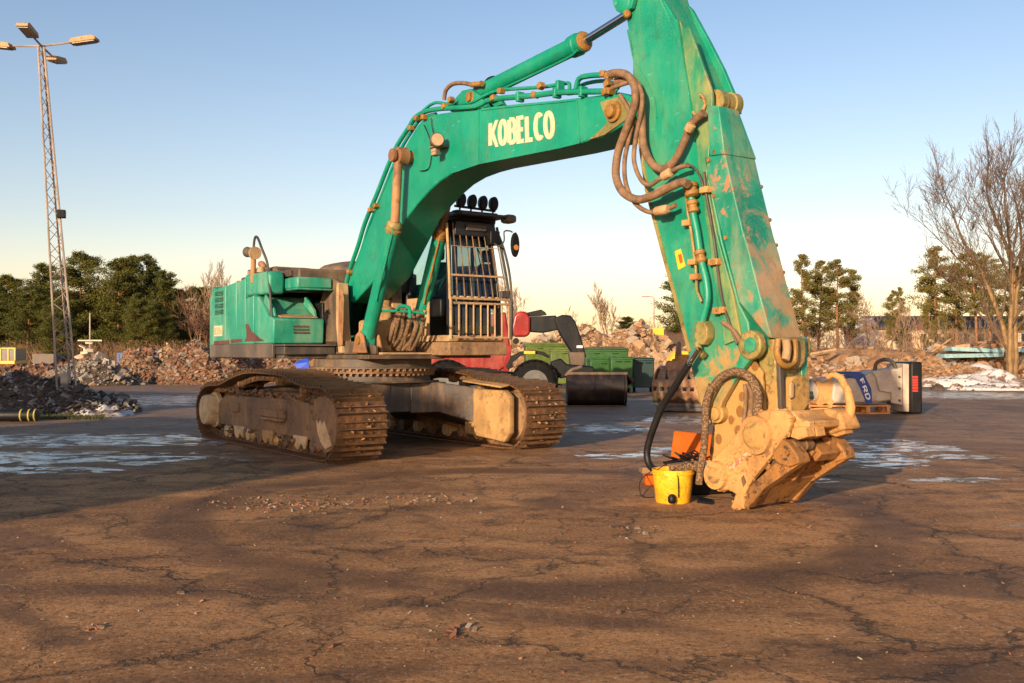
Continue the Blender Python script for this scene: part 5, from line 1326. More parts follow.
# ================================================================== wheeled bins
def wbin(px, pb, Y, wid, hgt, dep, mat, lidmat, label, rz=0.0, lidh=.10):
    b = empty("wheeled_bin", Vector(((px - 512) / 1000 * Y, Y + dep / 2, 0)), rz, label, "bin", "wheeled bins beyond the loader")
    w, d_ = wid / 2, dep / 2
    MB().loft([[(-w * .90, -d_ * .8, .20), (w * .90, -d_ * .8, .20), (w * .90, d_ * .8, .20), (-w * .90, d_ * .8, .20)],
               [(-w * .97, -d_, hgt), (w * .97, -d_, hgt), (w * .97, d_, hgt), (-w * .97, d_, hgt)]]).build("body", mat, b, .04)
    MB().box(-w, w, -d_ * 1.05, d_ * 1.05, hgt - .02, hgt + .06).build("rim", mat, b, .02)
    ld_ = []
    for x, z in ((-1, .0), (-.9, .6), (-.4, 1), (.4, 1), (.9, .6), (1, 0)):
        ld_.append((x * w * 1.01, z * lidh + hgt + .065))
    MB().prism([(x, -d_ * 1.05, z) for x, z in ld_], (0, dep * 1.05, 0)).build("lid", lidmat, b, .02)
    for k in range(3): MB().box(-w * .7 + k * w * .6, -w * .7 + k * w * .6 + .05, -d_ * .93, -d_ * .86, .35, hgt - .1).build("rib", mat, b, .01)
    for x in (-w * .3, w * .45): MB().tube([(x - .12, -d_ * 1.02, hgt - .1), (x - .1, -d_ * 1.15, hgt - .1), (x + .1, -d_ * 1.15, hgt - .1), (x + .12, -d_ * 1.02, hgt - .1)], .018, 6).build("handle", mat, b)
    for x in (-w * .75, w * .75):
        for y in (-d_ * .65, d_ * .65):
            MB().cyl((x - .03, y, .11), (x + .03, y, .11), .11, 14).build("caster_wheel", m_rubber, b, smooth=True)
    return b
m_olive = simple("olive_green_plastic", (.065, .10, .010), .5, var=.2)
m_gbin = simple("green_plastic", (.014, .075, .010), .5, var=.2)
m_dbin = simple("dark_teal_plastic", (.004, .028, .028), .5, var=.2)
m_lid2 = simple("dark_green_lid", (.015, .04, .018), .5)
wbin(545, 372, 50, 2.1, 2.0, 1.1, m_olive, m_olive, "large olive green bin at the back, left of the black loader boom", .1, .12)
wbin(570, 372, 47, 1.9, 1.75, 1.1, m_olive, m_olive, "olive green bin directly behind the black loader boom", .0, .1)
wbin(604, 372, 46, 2.3, 1.75, 1.1, m_gbin, m_lid2, "green bin with dark flat lid right behind the loader bucket", .0, .14)
wbin(609, 392, 42, 1.7, 1.33, 1.0, m_gbin, m_gbin, "green wheeled bin left of the taller green bin's plain side", .05, .08)
wbin(622, 392, 41, .95, 1.42, 1.0, m_gbin, m_gbin, "bright green bin standing between loader bucket and dark teal bin", .0, .04)
wbin(644, 392, 42, .95, 1.36, 1.0, m_dbin, m_dbin, "dark teal wheeled bin left of the rusty grapple", -.05, .05)
MB2 = MB().box(-.35, .35, -.02, 0, -.12, .12, Matrix.Translation(lp(627, 373, 40.9)) @ Matrix.Rotation(-.3, 4, 'Y'))
# ================================================================== heaps
m_darkrub = rand_mat('dark_rubble', [(.14, .11, .085), (.07, .05, .035), (.26, .23, .21), (.05, .036, .026), (.34, .32, .31), (.09, .065, .045)])
def heap(name, label, cat, x, y, rx, ry, h, core, mats, n, smin, smax, blocks=0, bs=(.4, .8), seed=1, bname="concrete_chunk", bmat=None, group=None, power=1.0, lumps=.25):
    R = random.Random(seed)
    r = empty(name, (x, y, 0), 0, label, cat, group)
    ph = [R.uniform(0, 6.28) for _ in range(6)]
    def hz(a, b):
        d = math.sqrt(a * a + b * b)
        k = max(0, 1 - d) ** power
        wob = 1 + lumps * (math.sin(a * 5 + ph[0]) * math.cos(b * 4 + ph[1]) + .5 * math.sin(a * 11 + ph[2] + b * 7))
        return h * k * wob
    n1 = 26; mb = MB(); rings = []
    for i in range(n1 + 1):
        q = i / n1
        ring = []
        for j in range(36):
            an = 2 * math.pi * j / 36; rr = q * 1.0
            a, b = rr * math.cos(an), rr * math.sin(an)
            ring.append((a * rx, b * ry, hz(a, b) - (.03 if q > .96 else 0)))
        rings.append(ring)
    mb.loft(rings, cap=False)
    mb.build("mound", core, r, smooth=True)
    db = MB()
    for k in range(n):
        an = R.uniform(0, 6.28); q = math.sqrt(R.random()) * 1.0
        a, b = q * math.cos(an), q * math.sin(an)
        s = smin + (smax - smin) * R.random() ** 3
        db.chunk((a * rx, b * ry, hz(a, b) + s * .12), s, R)
    db.build("debris", mats, r, kind='stuff', fixn=False)
    if blocks:
        ms = [MB().chunk((0, 0, 0), 1.0, R, .8).mesh(bname, bmat or mats) for _ in range(5)]
        for k in range(blocks):
            an = R.uniform(0, 6.28); q = math.sqrt(R.random()) * .92
            a, b = q * math.cos(an), q * math.sin(an)
            s = R.uniform(*bs)
            M = Matrix.Translation((a * rx, b * ry, hz(a, b) + s * .18)) @ Matrix.Rotation(R.uniform(0, 6.28), 4, 'Z') @ Matrix.Rotation(R.uniform(-.6, .6), 4, 'X') @ Matrix.Scale(s, 4)
            inst(ms[k % 5], bname, r, M)
    return r
def hp_(px, pb, ptop, Y=None):
    Y = Y or H * 1000 / (pb - 353)
    return (px - 512) / 1000 * Y, Y, H + (353 - ptop) / 1000 * Y
# left: dark rubble heap by the mast
x, y, h = hp_(8, 420, 384, 27.5)
heap("rubble_heap", "dark heap of broken stone and soil left of the lattice mast", "rubble heap", x, y + .5, 3.4, 2.2, .95, m_soil, m_darkrub, 2600, .05, .22, 40, (.14, .34), 31, power=.6, lumps=.35)
x, y, h = hp_(70, 416, 397, 28)
heap("soil_mound", "low dark soil mound round the foot of the lattice mast", "mound", x, y + .3, 1.5, 1.4, .55, m_soil, m_soil, 260, .05, .25, 8, (.2, .4), 32, power=.7)
gr = MB(); R = random.Random(9)
for k in range(2600):
    px = R.uniform(36, 104); p = G(px, R.uniform(415, 419.5))
    a = R.uniform(0, 3.14); hh = R.uniform(.03, .12); dx, dy = math.cos(a) * .02, math.sin(a) * .02
    gr.add([(p.x - dx, p.y - dy, 0), (p.x + dx, p.y + dy, 0), (p.x + R.uniform(-.06, .06), p.y + R.uniform(-.06, .06), hh)], [(0, 1, 2)])
tag(gr.build("grass", m_grass, kind='stuff', fixn=False), "short dull green grass at the foot of the mast mound", "grass")
# concrete blocks right behind the mast
x, y, h = hp_(92, 384, 360, 52)
heap("concrete_heap", "heap of pale broken concrete slabs right of the mast's foot", "rubble heap", x, y, 2.6, 2.0, 1.35, m_soil, m_conc, 700, .08, .3, 70, (.22, .62), 33, power=.7)
x, y, h = hp_(30, 378, 366, 66)
heap("brick_field", "wide flat spread of crushed brick in front of the left wood", "rubble heap", x, y + 4, 7.5, 6, .8, m_earth, m_rubble, 2200, .12, .5, 0, seed=34, power=.35, lumps=.4)
# three scrap heaps
x, y, h = hp_(140, 381, 352, 60)
heap("brick_heap", "reddish brick rubble heap left of the two behind the excavator", "rubble heap", x, y, 2.3, 2.2, 2.1, m_earth, m_rubble, 2800, .07, .32, 0, seed=35, power=.75)
x, y, h = hp_(168, 381, 354, 66)
heap("brick_heap", "paler small rubble heap between the reddish heap and the big one", "rubble heap", x, y, 1.7, 1.8, 1.9, m_earth, m_pinkrub, 1600, .07, .3, 0, seed=36, power=.75)
x, y, h = hp_(206, 384, 346, 55)
heap("brick_heap", "big brown rubble heap rising behind the excavator's counterweight", "rubble heap", x, y, 3.0, 2.6, 2.5, m_earth, m_rubble, 3800, .07, .34, 0, seed=37, power=.8)
x, y, h = hp_(285, 384, 352, 58)
heap("brick_heap", "low brown rubble heap seen beneath the excavator's deck", "rubble heap", x, y, 5.5, 3, 1.75, m_earth, m_rubble, 3400, .07, .34, 0, seed=38, power=.7)
# big pale rubble pile beyond the bins
for k, (px, pt, Y, rx, sd, lb) in enumerate([(540, 341, 72, 5, 41, "pale demolition rubble pile behind the red loader's boom"), (590, 322, 74, 4.4, 42, "tall pale rubble pile behind the black loader elbow"),
                                         (640, 325, 70, 4.4, 43, "tall pale rubble pile above the dark teal bin"), (692, 346, 68, 4.0, 44, "low pale rubble pile behind the grapple")]):
    x, y, h = hp_(px, 375, pt, Y)
    heap("rubble_pile", lb, "rubble pile", x, y, rx, 3.5, h * .98, m_earth, m_pinkrub, 2600, .12, .5, 110, (.3, .95), sd, "wall_fragment", power=.75, lumps=.22)
# right-hand side: log and timber heaps, snow banks
x, y, h = hp_(818, 384, 353, 52)
heap("timber_heap", "heap of splintered brown timber just right of the green arm", "timber heap", x, y, 5.2, 2.2, 1.5, m_earth, m_scrapwood, 1200, .12, .5, 30, (.4, 1.1), 51, "board_fragment", power=.5)
x, y, h = hp_(885, 384, 357, 60)
heap("timber_heap", "low brown timber heap behind the black breaker plate", "timber heap", x, y, 7.5, 2.5, 1.15, m_earth, m_scrapwood, 1500, .12, .5, 0, (.4, 1.1), 52, power=.45)
x, y, h = hp_(940, 372, 350, 80)
heap("earth_bank", "long reddish earth bank in front of the pale terraced building", "earth bank", x, y, 26, 5, 1.6, m_earth, m_earth, 1500, .15, .7, 0, seed=53, power=.4, lumps=.5)
x, y, h = hp_(950, 358, 340, 88)
heap("timber_heap", "pointed heap of brown boards left of the pale blue panels", "timber heap", x, y, 5, 3, 2.3, m_earth, m_scrapwood, 1300, .2, .9, 24, (.8, 1.8), 54, "board_fragment", power=.8)
for k, (px, pb, pt, Y, rx, ry, lb) in enumerate([(950, 377, 365, 62, 3.6, 2.0, "melting snow bank speckled with dirt, right of the black breaker plate"), (978, 384, 374, 50, 3.2, 1.6, "dirty snow bank left of the bare tree's foot"),
                                             (1006, 390, 385, 45, 2.8, .9, "thin dirty snow strip in front of the bare tree"), (905, 372, 363, 66, 5.5, 2.0, "flat old snow strip just above the breaker's end plate"),
                                             (104, 416, 408, 26.6, .75, .9, "small snow lump at the right end of the mast mound")]):
    x, y, h = hp_(px, pb, pt, Y)
    heap("snow_bank", lb, "snow bank", x, y, rx, ry, max(.25, h), m_snow, m_soil, 90, .04, .16, 0, seed=60 + k, power=.5, lumps=.5)
heap("stone", "single brown stone on the wet tarmac left of the bare tree", "stone", *hp_(937, 390, 386, 45)[:2], .35, .3, .32, m_soil, m_soil, 14, .1, .25, 0, seed=71)
# pale blue panels stacked on the timber
m_pblue = simple("pale_blue_board", (.22, .36, .38), .7)
for k, (px, py, ln) in enumerate([(974, 350, 3.4), (970, 355.5, 3.9), (1013, 350, 3.0), (1010, 345, 3.0)]):
    p = W(px, py, 66)
    o = MB().box(-ln / 2, ln / 2, -.6, .6, -.13, .13, Matrix.Translation(p) @ Matrix.Rotation(rnd.uniform(-.06, .06), 4, 'Y') @ Matrix.Rotation(rnd.uniform(-.2, .2), 4, 'Z')).build("panel", m_pblue if k < 3 else m_scrapwood, None, .02)
    tag(o, ["upper pale blue panel left of the bare tree, above the timber", "lower pale blue panel left of the bare tree", "pale blue panel right of the bare tree's trunk", "brown board on top of the panel right of the tree"][k], "panel")
x, y, h = hp_(990, 372, 343, 67)
heap("timber_heap", "timber heap carrying the pale blue panels behind the bare tree", "timber heap", x, y + 1.2, 4.5, 2.0, 1.9, m_earth, m_scrapwood, 1300, .15, .7, 20, (.5, 1.4), 55, "board_fragment", power=.5)
# thin boards sticking out
for k, (a, b, Y, lb) in enumerate([((932, 352), (951, 339), 76, "single pale plank leaning up out of the board heap"), ((808, 355), (836, 350), 50, "pale plank lying on top of the splintered timber heap")]):
    o = MB().tube([W(*a, Y), W(*b, Y)], .09 if k else .06, 4).build("plank", m_bar); tag(o, lb, "plank")
# white low wall block, small posts behind arm
o = MB().box(-.3, .3, -.2, .2, 0, .62, Matrix.Translation((8.55, 29.5, .0))).build("concrete_block", m_brk, None, .03); tag(o, "pale concrete block standing just right of the green arm's eye plate", "concrete block")
o = MB().box(-2.6, 2.6, -.15, .15, .35, .6, Matrix.Translation((11.2, 36, 0)) @ Matrix.Rotation(.06, 4, 'Z')).build("concrete_beam", m_snow, None, .03); tag(o, "long pale snow-dusted beam lying behind the grey breaker", "beam")
o = MB().box(-3.4, 3.4, -.2, .2, .0, .34, Matrix.Translation((11.6, 37, 0)) @ Matrix.Rotation(.06, 4, 'Z')).build("timber_beam", m_scrapwood, None, .03); tag(o, "dark timber beam under the pale beam behind the breaker", "beam")

# black drum with yellow straps at the left edge
m_dull = simple('dull_yellow', (.30, .24, .03), .7)
dr = empty("black_pipe", G(14, 422) + Vector((0, .2, .15)), .05, "thick black pipe section with yellow stripes lying at the left edge", "pipe")
MB().stepped((-1.1, 0, 0), (.45, 0, 0), [(0, .14), (.02, .15), (.98, .15), (1, .14)], 26).build("pipe_body", m_black, dr, smooth=True)
for x in (.08, .27, .41): MB().stepped((x, 0, 0), (x + .035, 0, 0), [(0, .155), (1, .155)], 26).build("stripe", m_dull, dr, smooth=True)

# ================================================================== lattice lamp mast
m_galv = paint("galvanised_steel", (.34, .27, .21), dust=(.42, .30, .2), dust_amt=.4, rust_amt=.15, rough=.5, metal=.3)
mb_ = Vector(((70 - 512) / 1000 * 27.5, 27.5, 0)); mt_ = W(41.5, 46, 27.5) - mb_
mast = empty("lamp_mast", mb_, 0, "tall leaning lattice mast carrying four yard lamps above the rubble heap", "lamp mast")
def leg(k, t):
    a = rad(100 + 120 * k); r = .30 * (1 - t) + .085 * t
    return Vector((0, 0, 0)).lerp(mt_, t) + Vector((r * math.cos(a), r * math.sin(a), 0))
for k in range(3): MB().tube([leg(k, i / 8) for i in range(9)], .028, 6).build("mast_leg", m_galv, mast)
lt_ = MB(); nb = 30
for i in range(nb):
    t0, t1 = i / nb, (i + 1) / nb
    for k in range(3):
        a, b = (k, (k + 1) % 3) if i % 2 else ((k + 1) % 3, k)
        MB().tube([leg(a, t0), leg(b, t1)], .011, 4).build("brace", m_galv, mast)
top = mt_
for k, (px, py, sx, sy, lx) in enumerate([(28, 31, .30, .22, 0), (83, 41, .36, .18, 1), (2, 46, .30, .18, 2), (56, 60, .28, .2, 3)]):
    tgt = W(px, py, 27.5 + (-.9, 0, .2, .9)[k]) - mb_
    MB().tube([top, tgt.lerp(top, .2)], .028, 6).build("lamp_arm", m_galv, mast)
    hd = empty("lamp_head", tgt, 0); hd.parent = mast
    dd = (tgt - top); an = math.atan2(dd.y, dd.x)
    M = Matrix.Rotation(an, 4, 'Z') @ Matrix.Rotation(rad(-8), 4, 'Y')
    q = [(-.34, -.16, -.02), (-.28, -.16, .08), (.28, -.16, .10), (.40, -.16, .03), (.40, -.16, -.05), (-.34, -.16, -.05)]
    MB().prism([M @ Vector(p) for p in q], M.to_3x3() @ Vector((0, .32, 0))).build("housing", m_bar, hd, .02)
    MB().box(-.26, .34, -.13, .13, -.07, -.051, M).build("lamp_glass", m_brk, hd)
fl = mb_ + W(60, 214, 27.5) - mb_
p = W(61, 214, 27.3) - mb_
MB().box(-.10, .12, -.1, .1, -.11, .11, Matrix.Translation(p) @ Matrix.Rotation(.3, 4, 'Z')).build("flood_light", m_black, mast, .02)
MB().box(-.12, .10, -.10, .10, -.16, .16, Matrix.Translation(W(66, 378, 27.3) - mb_)).build("switch_cabinet", m_brk, mast, .03)

# ================================================================== trees
def leafmat(name, cols):
    N = NT(name); g = N.n("ShaderNodeNewGeometry"); r = N.n("ShaderNodeObjectInfo")
    ramp = N.n("ShaderNodeValToRGB"); el = ramp.color_ramp.elements
    for i, c in enumerate(cols):
        e = el[i] if i < 2 else el.new(i / (len(cols) - 1)); e.position = i / (len(cols) - 1); e.color = (*c, 1)
    N.setin(ramp.inputs[0], N.math('FRACT', N.math('ADD', N.math('MULTIPLY', g.outputs['Random Per Island'], .8), N.math('MULTIPLY', r.outputs['Random'], .35))))
    return N.bsdf(ramp.outputs[0], .7, 0, None, .2)
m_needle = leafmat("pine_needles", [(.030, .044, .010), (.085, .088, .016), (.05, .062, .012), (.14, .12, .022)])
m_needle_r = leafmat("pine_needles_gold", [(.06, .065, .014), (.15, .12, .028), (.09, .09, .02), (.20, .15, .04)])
m_bark = simple("pine_bark", (.20, .09, .045), .9, var=.4, scale=3, c2=(.30, .14, .06))
m_birch = simple("pale_bark", (.20, .13, .08), .9, var=.3, scale=2)
m_twig = simple("brown_twig", (.11, .055, .032), .9, var=.3, scale=2)
m_brush = rand_mat("dry_brush", [(.20, .10, .05), (.14, .075, .035), (.26, .15, .075), (.10, .07, .03)])

def pine_meshes(seed, h=14.0, crown0=.3, spread=2.6, nb=46, ntuft=34, full=1.0, needle=m_needle, tr_=.9):
    R = random.Random(seed)
    tr = MB(); lean = Vector((R.uniform(-.4, .4), R.uniform(-.4, .4), 0))
    sp = [Vector((lean.x * t * t + .12 * math.sin(t * 5 + seed), lean.y * t * t, h * t)) for t in [i / 10 for i in range(11)]]
    tr.tube(sp, [.20 * (1 - .9 * i / 10) + .02 for i in range(11)], 7)
    cr_ = MB()
    for k in range(nb):
        t = crown0 + (1 - crown0) * (k + R.random()) / nb
        q = (t - crown0) / (1 - crown0)
        prof = (math.sin(min(1, q * 1.5 + .25) * math.pi * .5) * (1 - q ** 2.2) ** .7) * full + .08
        L_ = spread * prof * R.uniform(.45, 1.15)
        an = R.uniform(0, 6.283)
        i = min(9, int(t * 10)); b0 = sp[i].lerp(sp[i + 1], t * 10 - i)
        b1 = b0 + Vector((math.cos(an) * L_, math.sin(an) * L_, L_ * R.uniform(.02, .45)))
        tr.tube([b0, b0.lerp(b1, .5) + Vector((0, 0, -.1 * L_)), b1], [.045, .03, .012], 4)
        for w in range(2 + int(L_ > 1.2)):
            c = b0.lerp(b1, 1 - w * .30) + Vector((0, 0, .1))
            rr = (.34 + .30 * L_ / spread) * tr_
            for m in range(int(ntuft * 1.5)):
                u = Vector((R.gauss(0, 1), R.gauss(0, 1), R.gauss(0, .62)))
                if u.length > 2.2: continue
                p = c + u * rr * .62
                s = R.uniform(.06, .15)
                d1 = Vector((R.uniform(-1, 1), R.uniform(-1, 1), R.uniform(-.2, .9))).normalized() * s * 1.5
                d2 = d1.cross(Vector((R.uniform(-1, 1), R.uniform(-1, 1), R.uniform(-1, 1)))).normalized() * s * .55
                cr_.add([p - d2, p + d2, p + d1], [(0, 1, 2)])
    return tr.mesh("trunk", m_bark), cr_.mesh("crown", needle)
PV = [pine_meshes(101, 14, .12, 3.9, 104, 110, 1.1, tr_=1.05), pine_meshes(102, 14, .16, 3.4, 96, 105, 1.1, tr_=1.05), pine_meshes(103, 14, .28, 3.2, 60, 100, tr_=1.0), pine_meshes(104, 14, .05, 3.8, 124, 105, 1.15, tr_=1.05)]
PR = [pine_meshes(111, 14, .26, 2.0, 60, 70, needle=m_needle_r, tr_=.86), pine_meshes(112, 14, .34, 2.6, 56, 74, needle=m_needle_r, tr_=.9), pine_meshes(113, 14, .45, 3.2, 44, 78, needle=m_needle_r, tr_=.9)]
def pine(px, ptop, Y, var, wscale, label, group, rz=None):
    hgt = H + (353 - ptop) / 1000 * Y
    o = empty("pine_tree", Vector(((px - 512) / 1000 * Y, Y, 0)), rnd.uniform(0, 6.28) if rz is None else rz, label, "pine tree", group)
    s = hgt / 14
    o.scale = (s * wscale, s * wscale, s)
    inst(var[0], "trunk", o); inst(var[1], "crown", o)
    return o
Gw = "pines of the dark wood on the left"
left = [(6, 278, 128, 0, 1.15, "dark pine at the picture's left edge above the yellow digger"), (28, 288, 118, 3, 1.15, "lower olive pine between the left edge and the lattice mast"),
        (46, 266, 130, 1, 1.0, "pine whose top shows just left of the lattice mast"), (55, 300, 112, 3, 1.0, "low dense pine directly behind the lattice mast"), (80, 256, 124, 0, 1.15, "tall broad pine right of the lattice mast"),
        (97, 296, 132, 3, .95, "low dark pine filling the gap right of the tall broad pine"), (118, 262, 122, 0, 1.1, "tall pine left of the three-topped group"), (131, 258, 126, 1, 1.0, "tall pine in the middle of the wood, left of the leaning top"),
        (139, 295, 116, 3, 1.0, "low lit pine in front of the tall middle pines"), (149, 257, 128, 2, .85, "slender high-topped pine above the blue container"), (166, 273, 124, 1, 1.1, "rounded dark pine left of the bare birches"),
        (160, 306, 118, 3, .9, "low dark pine beside the blue container"), (180, 292, 134, 0, .9, "dark pine behind the brown bare tree"), (-14, 284, 122, 0, 1.2, "dark pine cut off by the picture's left edge")]
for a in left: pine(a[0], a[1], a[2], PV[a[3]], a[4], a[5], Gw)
for k in range(9):
    pine(-12 + k * 26, 278 + (k * 37) % 19, 146, PV[3 if k % 2 else 0], 1.55, ["rear pine at the left edge, seen low behind the edge pine", "rear pine behind the low olive pine by the left edge", "rear pine seen through the lattice mast", "rear pine between the mast and the tall broad pine", "rear pine right behind the grey post", "rear pine behind the tall middle pines' left side", "rear pine behind the tall middle pines' right side", "rear pine behind the blue container", "rear pine behind the bare birches"][k], "rear pines of the left wood")
for k, (px, pt) in enumerate([(238, 304), (266, 302), (296, 300), (322, 302)]):
    pine(px, pt, 138, PV[k % 2], 1.2, ["pine behind the excavator's rear housing", "pine behind the handrail, hidden by the housing", "pine behind the engine hood", "pine behind the boom foot"][k], "pines behind the excavator")
Gr = "sunlit pines on the right"
right = [(803, 257, 110, 0, 1.0, "slender sunlit pine nearest the green arm"), (819, 263, 118, 0, 1.1, "second sunlit pine from the green arm"), (838, 262, 112, 1, 1.15, "broadest pine of the group right of the arm"), (852, 272, 116, 0, 1.0, "rightmost pine of the group beside the arm"),
         (892, 292, 120, 1, .75, "small pine above the pale building's gable"), (900, 289, 124, 0, .7, "small slim pine right of the gable pine"), (936, 249, 108, 1, 1.05, "tall pine standing left of the bare tree"), (957, 266, 114, 1, 1.0, "middle pine between the tall pine and the bare tree"),
         (976, 252, 110, 2, 1.1, "high-crowned pine with reddish trunk left of the bare tree"), (990, 258, 118, 2, .95, "pine right behind the bare tree's left branches"), (928, 300, 104, 0, .9, "low pine in front of the dark roof"), (1016, 268, 120, 1, 1.0, "pine at the right edge behind the bare tree"),
         (946, 318, 100, 0, .9, "small dense pine below the tall one, left of the bare tree")]
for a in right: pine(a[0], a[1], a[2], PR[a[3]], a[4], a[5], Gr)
pine(680, 272, 95, PV[2], 1.3, "pine half hidden behind the green arm's left side", None)
pine(626, 318, 110, PV[3], 1.2, "small dark pine behind the tall pale rubble pile", None)

m_twigd = simple('dark_twigs', (.095, .06, .035), .9, var=.3)
def bare_tree(name, loc, h, seed, mat, r0=.16, depth=5, spread=.55, trunks=1, twig=.010, label=None, group=None, up=.25, nsub=(3, 4), first=.35, parent_parts=True, wid=.6):
    R = random.Random(seed)
    tr = MB(); br_ = MB()
    def grow(mb, p, d, L_, r, lv):
        n = 4 if lv > 1 else 3
        pts = [p]; c = p; dd = d.copy()
        for i in range(n):
            dd = (dd + Vector((R.gauss(0, .10), R.gauss(0, .10), R.gauss(0, .07) + up * .10))).normalized()
            c = c + dd * L_ / n; pts.append(c)
        r1 = max(twig * .6, r * .55)
        (tr if lv >= depth - 0 else br_).tube(pts, [r + (r1 - r) * i / n for i in range(n + 1)], 6 if lv >= depth - 1 else 3, 0, False)
        if lv <= 0: return
        ns = R.randint(*nsub)
        for k in range(ns):
            t = (first if lv >= depth - 0 else .25) + (1 - (first if lv >= depth else .25)) * (k + R.random()) / ns
            i = min(n - 1, int(t * n)); q = pts[i].lerp(pts[i + 1], t * n - i)
            ax = Vector((R.gauss(0, 1), R.gauss(0, 1), 0)); ax = (ax - dd * ax.dot(dd)).normalized()
            nd = (dd * R.uniform(.7, 1.1) + ax * spread * R.uniform(.7, 1.4) + Vector((0, 0, up * .5))).normalized()
            grow(br_, q, nd, L_ * R.uniform(.45, .68), max(twig, (r + (r1 - r) * t) * .55), lv - 1)
        grow(br_, pts[-1], dd, L_ * .6, r1, lv - 1)
    for k in range(trunks):
        a = 6.28 * k / trunks + .6
        d = Vector((math.cos(a) * .13 * (trunks > 1) * wid, math.sin(a) * .1 * (trunks > 1), 1)).normalized()
        grow(tr, Vector((math.cos(a) * .14 * (trunks > 1), math.sin(a) * .14 * (trunks > 1), -.05)), d, h * .50, r0 * (1 if k == 0 else R.uniform(.6, .9)), depth)
    o = empty(name, loc, 0, label, "bare tree", group)
    tr.build("trunk", mat, o, smooth=True, fixn=False); br_.build("branches", m_twigd if mat.name.startswith('golden') else mat, o, fixn=False)
    mz = max(v[2] for v in br_.v); o.scale = (h / mz,) * 3
    return o
p = G(1009, 383)
bare_tree("bare_tree", (p.x + .2, p.y, 0), 15.2, 204, simple("golden_bark", (.20, .125, .055), .9, var=.35, scale=2), .24, 5, .66, 4, .013, "large bare tree with several golden trunks at the right edge", None, .50, (3, 4), .26, wid=.6)
for (px, pt, Y, sd, r0, lb, mt, sp) in [(197, 257, 110, 221, .12, "bare birch with fine rounded crown behind the brown bare tree", m_birch, .35), (218, 258, 112, 222, .12, "right bare birch rising beside the orange beacon", m_birch, .35), (192, 282, 104, 223, .14, "brown bushy bare tree left of the counterweight", m_twig, .6),
                                    (206, 290, 106, 224, .14, "brown bare tree directly beside the counterweight", m_twig, .6), (611, 281, 105, 225, .12, "tall slender bare birch above the pale rubble pile", m_birch, .35), (596, 312, 100, 226, .1, "low bare bush left of the tall slender birch", m_twig, .6),
                                    (517, 272, 100, 227, .12, "bare tree right beside the excavator's mirror", m_birch, .45), (560, 305, 115, 228, .08, "faint low bare tree above the loader's boom", m_birch, .6), (662, 318, 100, 229, .08, "bare reddish bush left of the green arm", m_twig, .7),
                                    (868, 287, 104, 230, .13, "pale dead tree with short branches above the gable", m_birch, .5), (905, 296, 100, 231, .10, "thin pale birch in front of the dark roof", m_birch, .4), (923, 316, 98, 232, .09, "small thin birch right of the first in front of the roof", m_birch, .4),
                                    (880, 322, 96, 233, .09, "low bare tree before the pale gable", m_birch, .6), (1000, 310, 96, 234, .09, "low bare tree behind the large bare tree's trunks", m_birch, .6), (965, 322, 94, 235, .09, "low bare tree left of the large bare tree", m_birch, .6), (850, 318, 98, 236, .09, "low bare tree below the pine group", m_twig, .6)]:
    hh = H + (353 - pt) / 1000 * Y
    bare_tree("bare_tree", Vector(((px - 512) / 1000 * Y, Y, 0)), hh, sd, mt, r0, 4 if hh < 7 else 5, sp, 1, .018, lb, None, .45 if sp < .5 else .2, (3, 4) if mt is m_twig and px < 300 else (2, 4), .25 if sp > .5 else .35)
R = random.Random(500)
ORD = ["first", "second", "third", "fourth", "fifth", "sixth", "seventh", "eighth", "ninth", "tenth", "eleventh", "twelfth", "thirteenth", "fourteenth"]
for k in range(10):
    px = 876 + k * 14 + R.uniform(-3, 3); Y = R.uniform(88, 100)
    bare_tree("bare_tree", Vector(((px - 512) / 1000 * Y, Y, 0)), H + (353 - R.uniform(308, 328)) / 1000 * Y, 600 + k, m_birch if k % 3 else m_bark, .07, 3, .4, 1, .016, ORD[k] + " thin young tree right of the pale gable, in front of the long building", "thin trees before the long building", .4, (3, 4), .4)
for k in range(8):
    px = 862 - k * 9 + R.uniform(-3, 3); Y = R.uniform(88, 100)
    bare_tree("bare_tree", Vector(((px - 512) / 1000 * Y, Y, 0)), H + (353 - R.uniform(316, 332)) / 1000 * Y, 640 + k, m_twig, .06, 3, .55, 1, .018, ORD[k] + " low brown sapling left of the pale gable, below the pines", "saplings beside the green arm", .3, (3, 4), .3)
# brush along the far edge

def brush(name, label, x0, x1, y0, y1, h, n, seed, mat=m_brush):
    R = random.Random(seed); mb = MB()
    for k in range(n):
        p = Vector((R.uniform(x0, x1), R.uniform(y0, y1), 0)); hh = h * R.uniform(.3, 1)
        d = Vector((R.gauss(0, .28), R.gauss(0, .28), 1)) * hh; w = R.uniform(.02, .06)
        mb.add([p - Vector((w, 0, 0)), p + Vector((w, 0, 0)), p + d], [(0, 1, 2)])
        for j in range(3):
            q = p + d * R.uniform(.3, .9); e2 = Vector((R.gauss(0, .5), R.gauss(0, .5), R.uniform(.0, .5))) * hh * .3
            mb.add([q, q + Vector((w, 0, w)), q + e2], [(0, 1, 2)])
    tag(mb.build(name, mat, kind='stuff', fixn=False), label, "undergrowth")
brush("undergrowth", "dry brown undergrowth below the pines on the right", 27, 62, 88, 108, 2.4, 9000, 81)
brush("undergrowth", "dark undergrowth along the edge of the left wood", -72, -34, 112, 132, 3.5, 9000, 82)
brush("thicket", "dark young evergreen thicket filling the gaps of the left wood", -78, -40, 134, 150, 8.5, 26000, 84, m_needle)
brush("undergrowth", "low brown scrub behind the pale rubble piles", -4, 22, 88, 100, 2.6, 6000, 83)

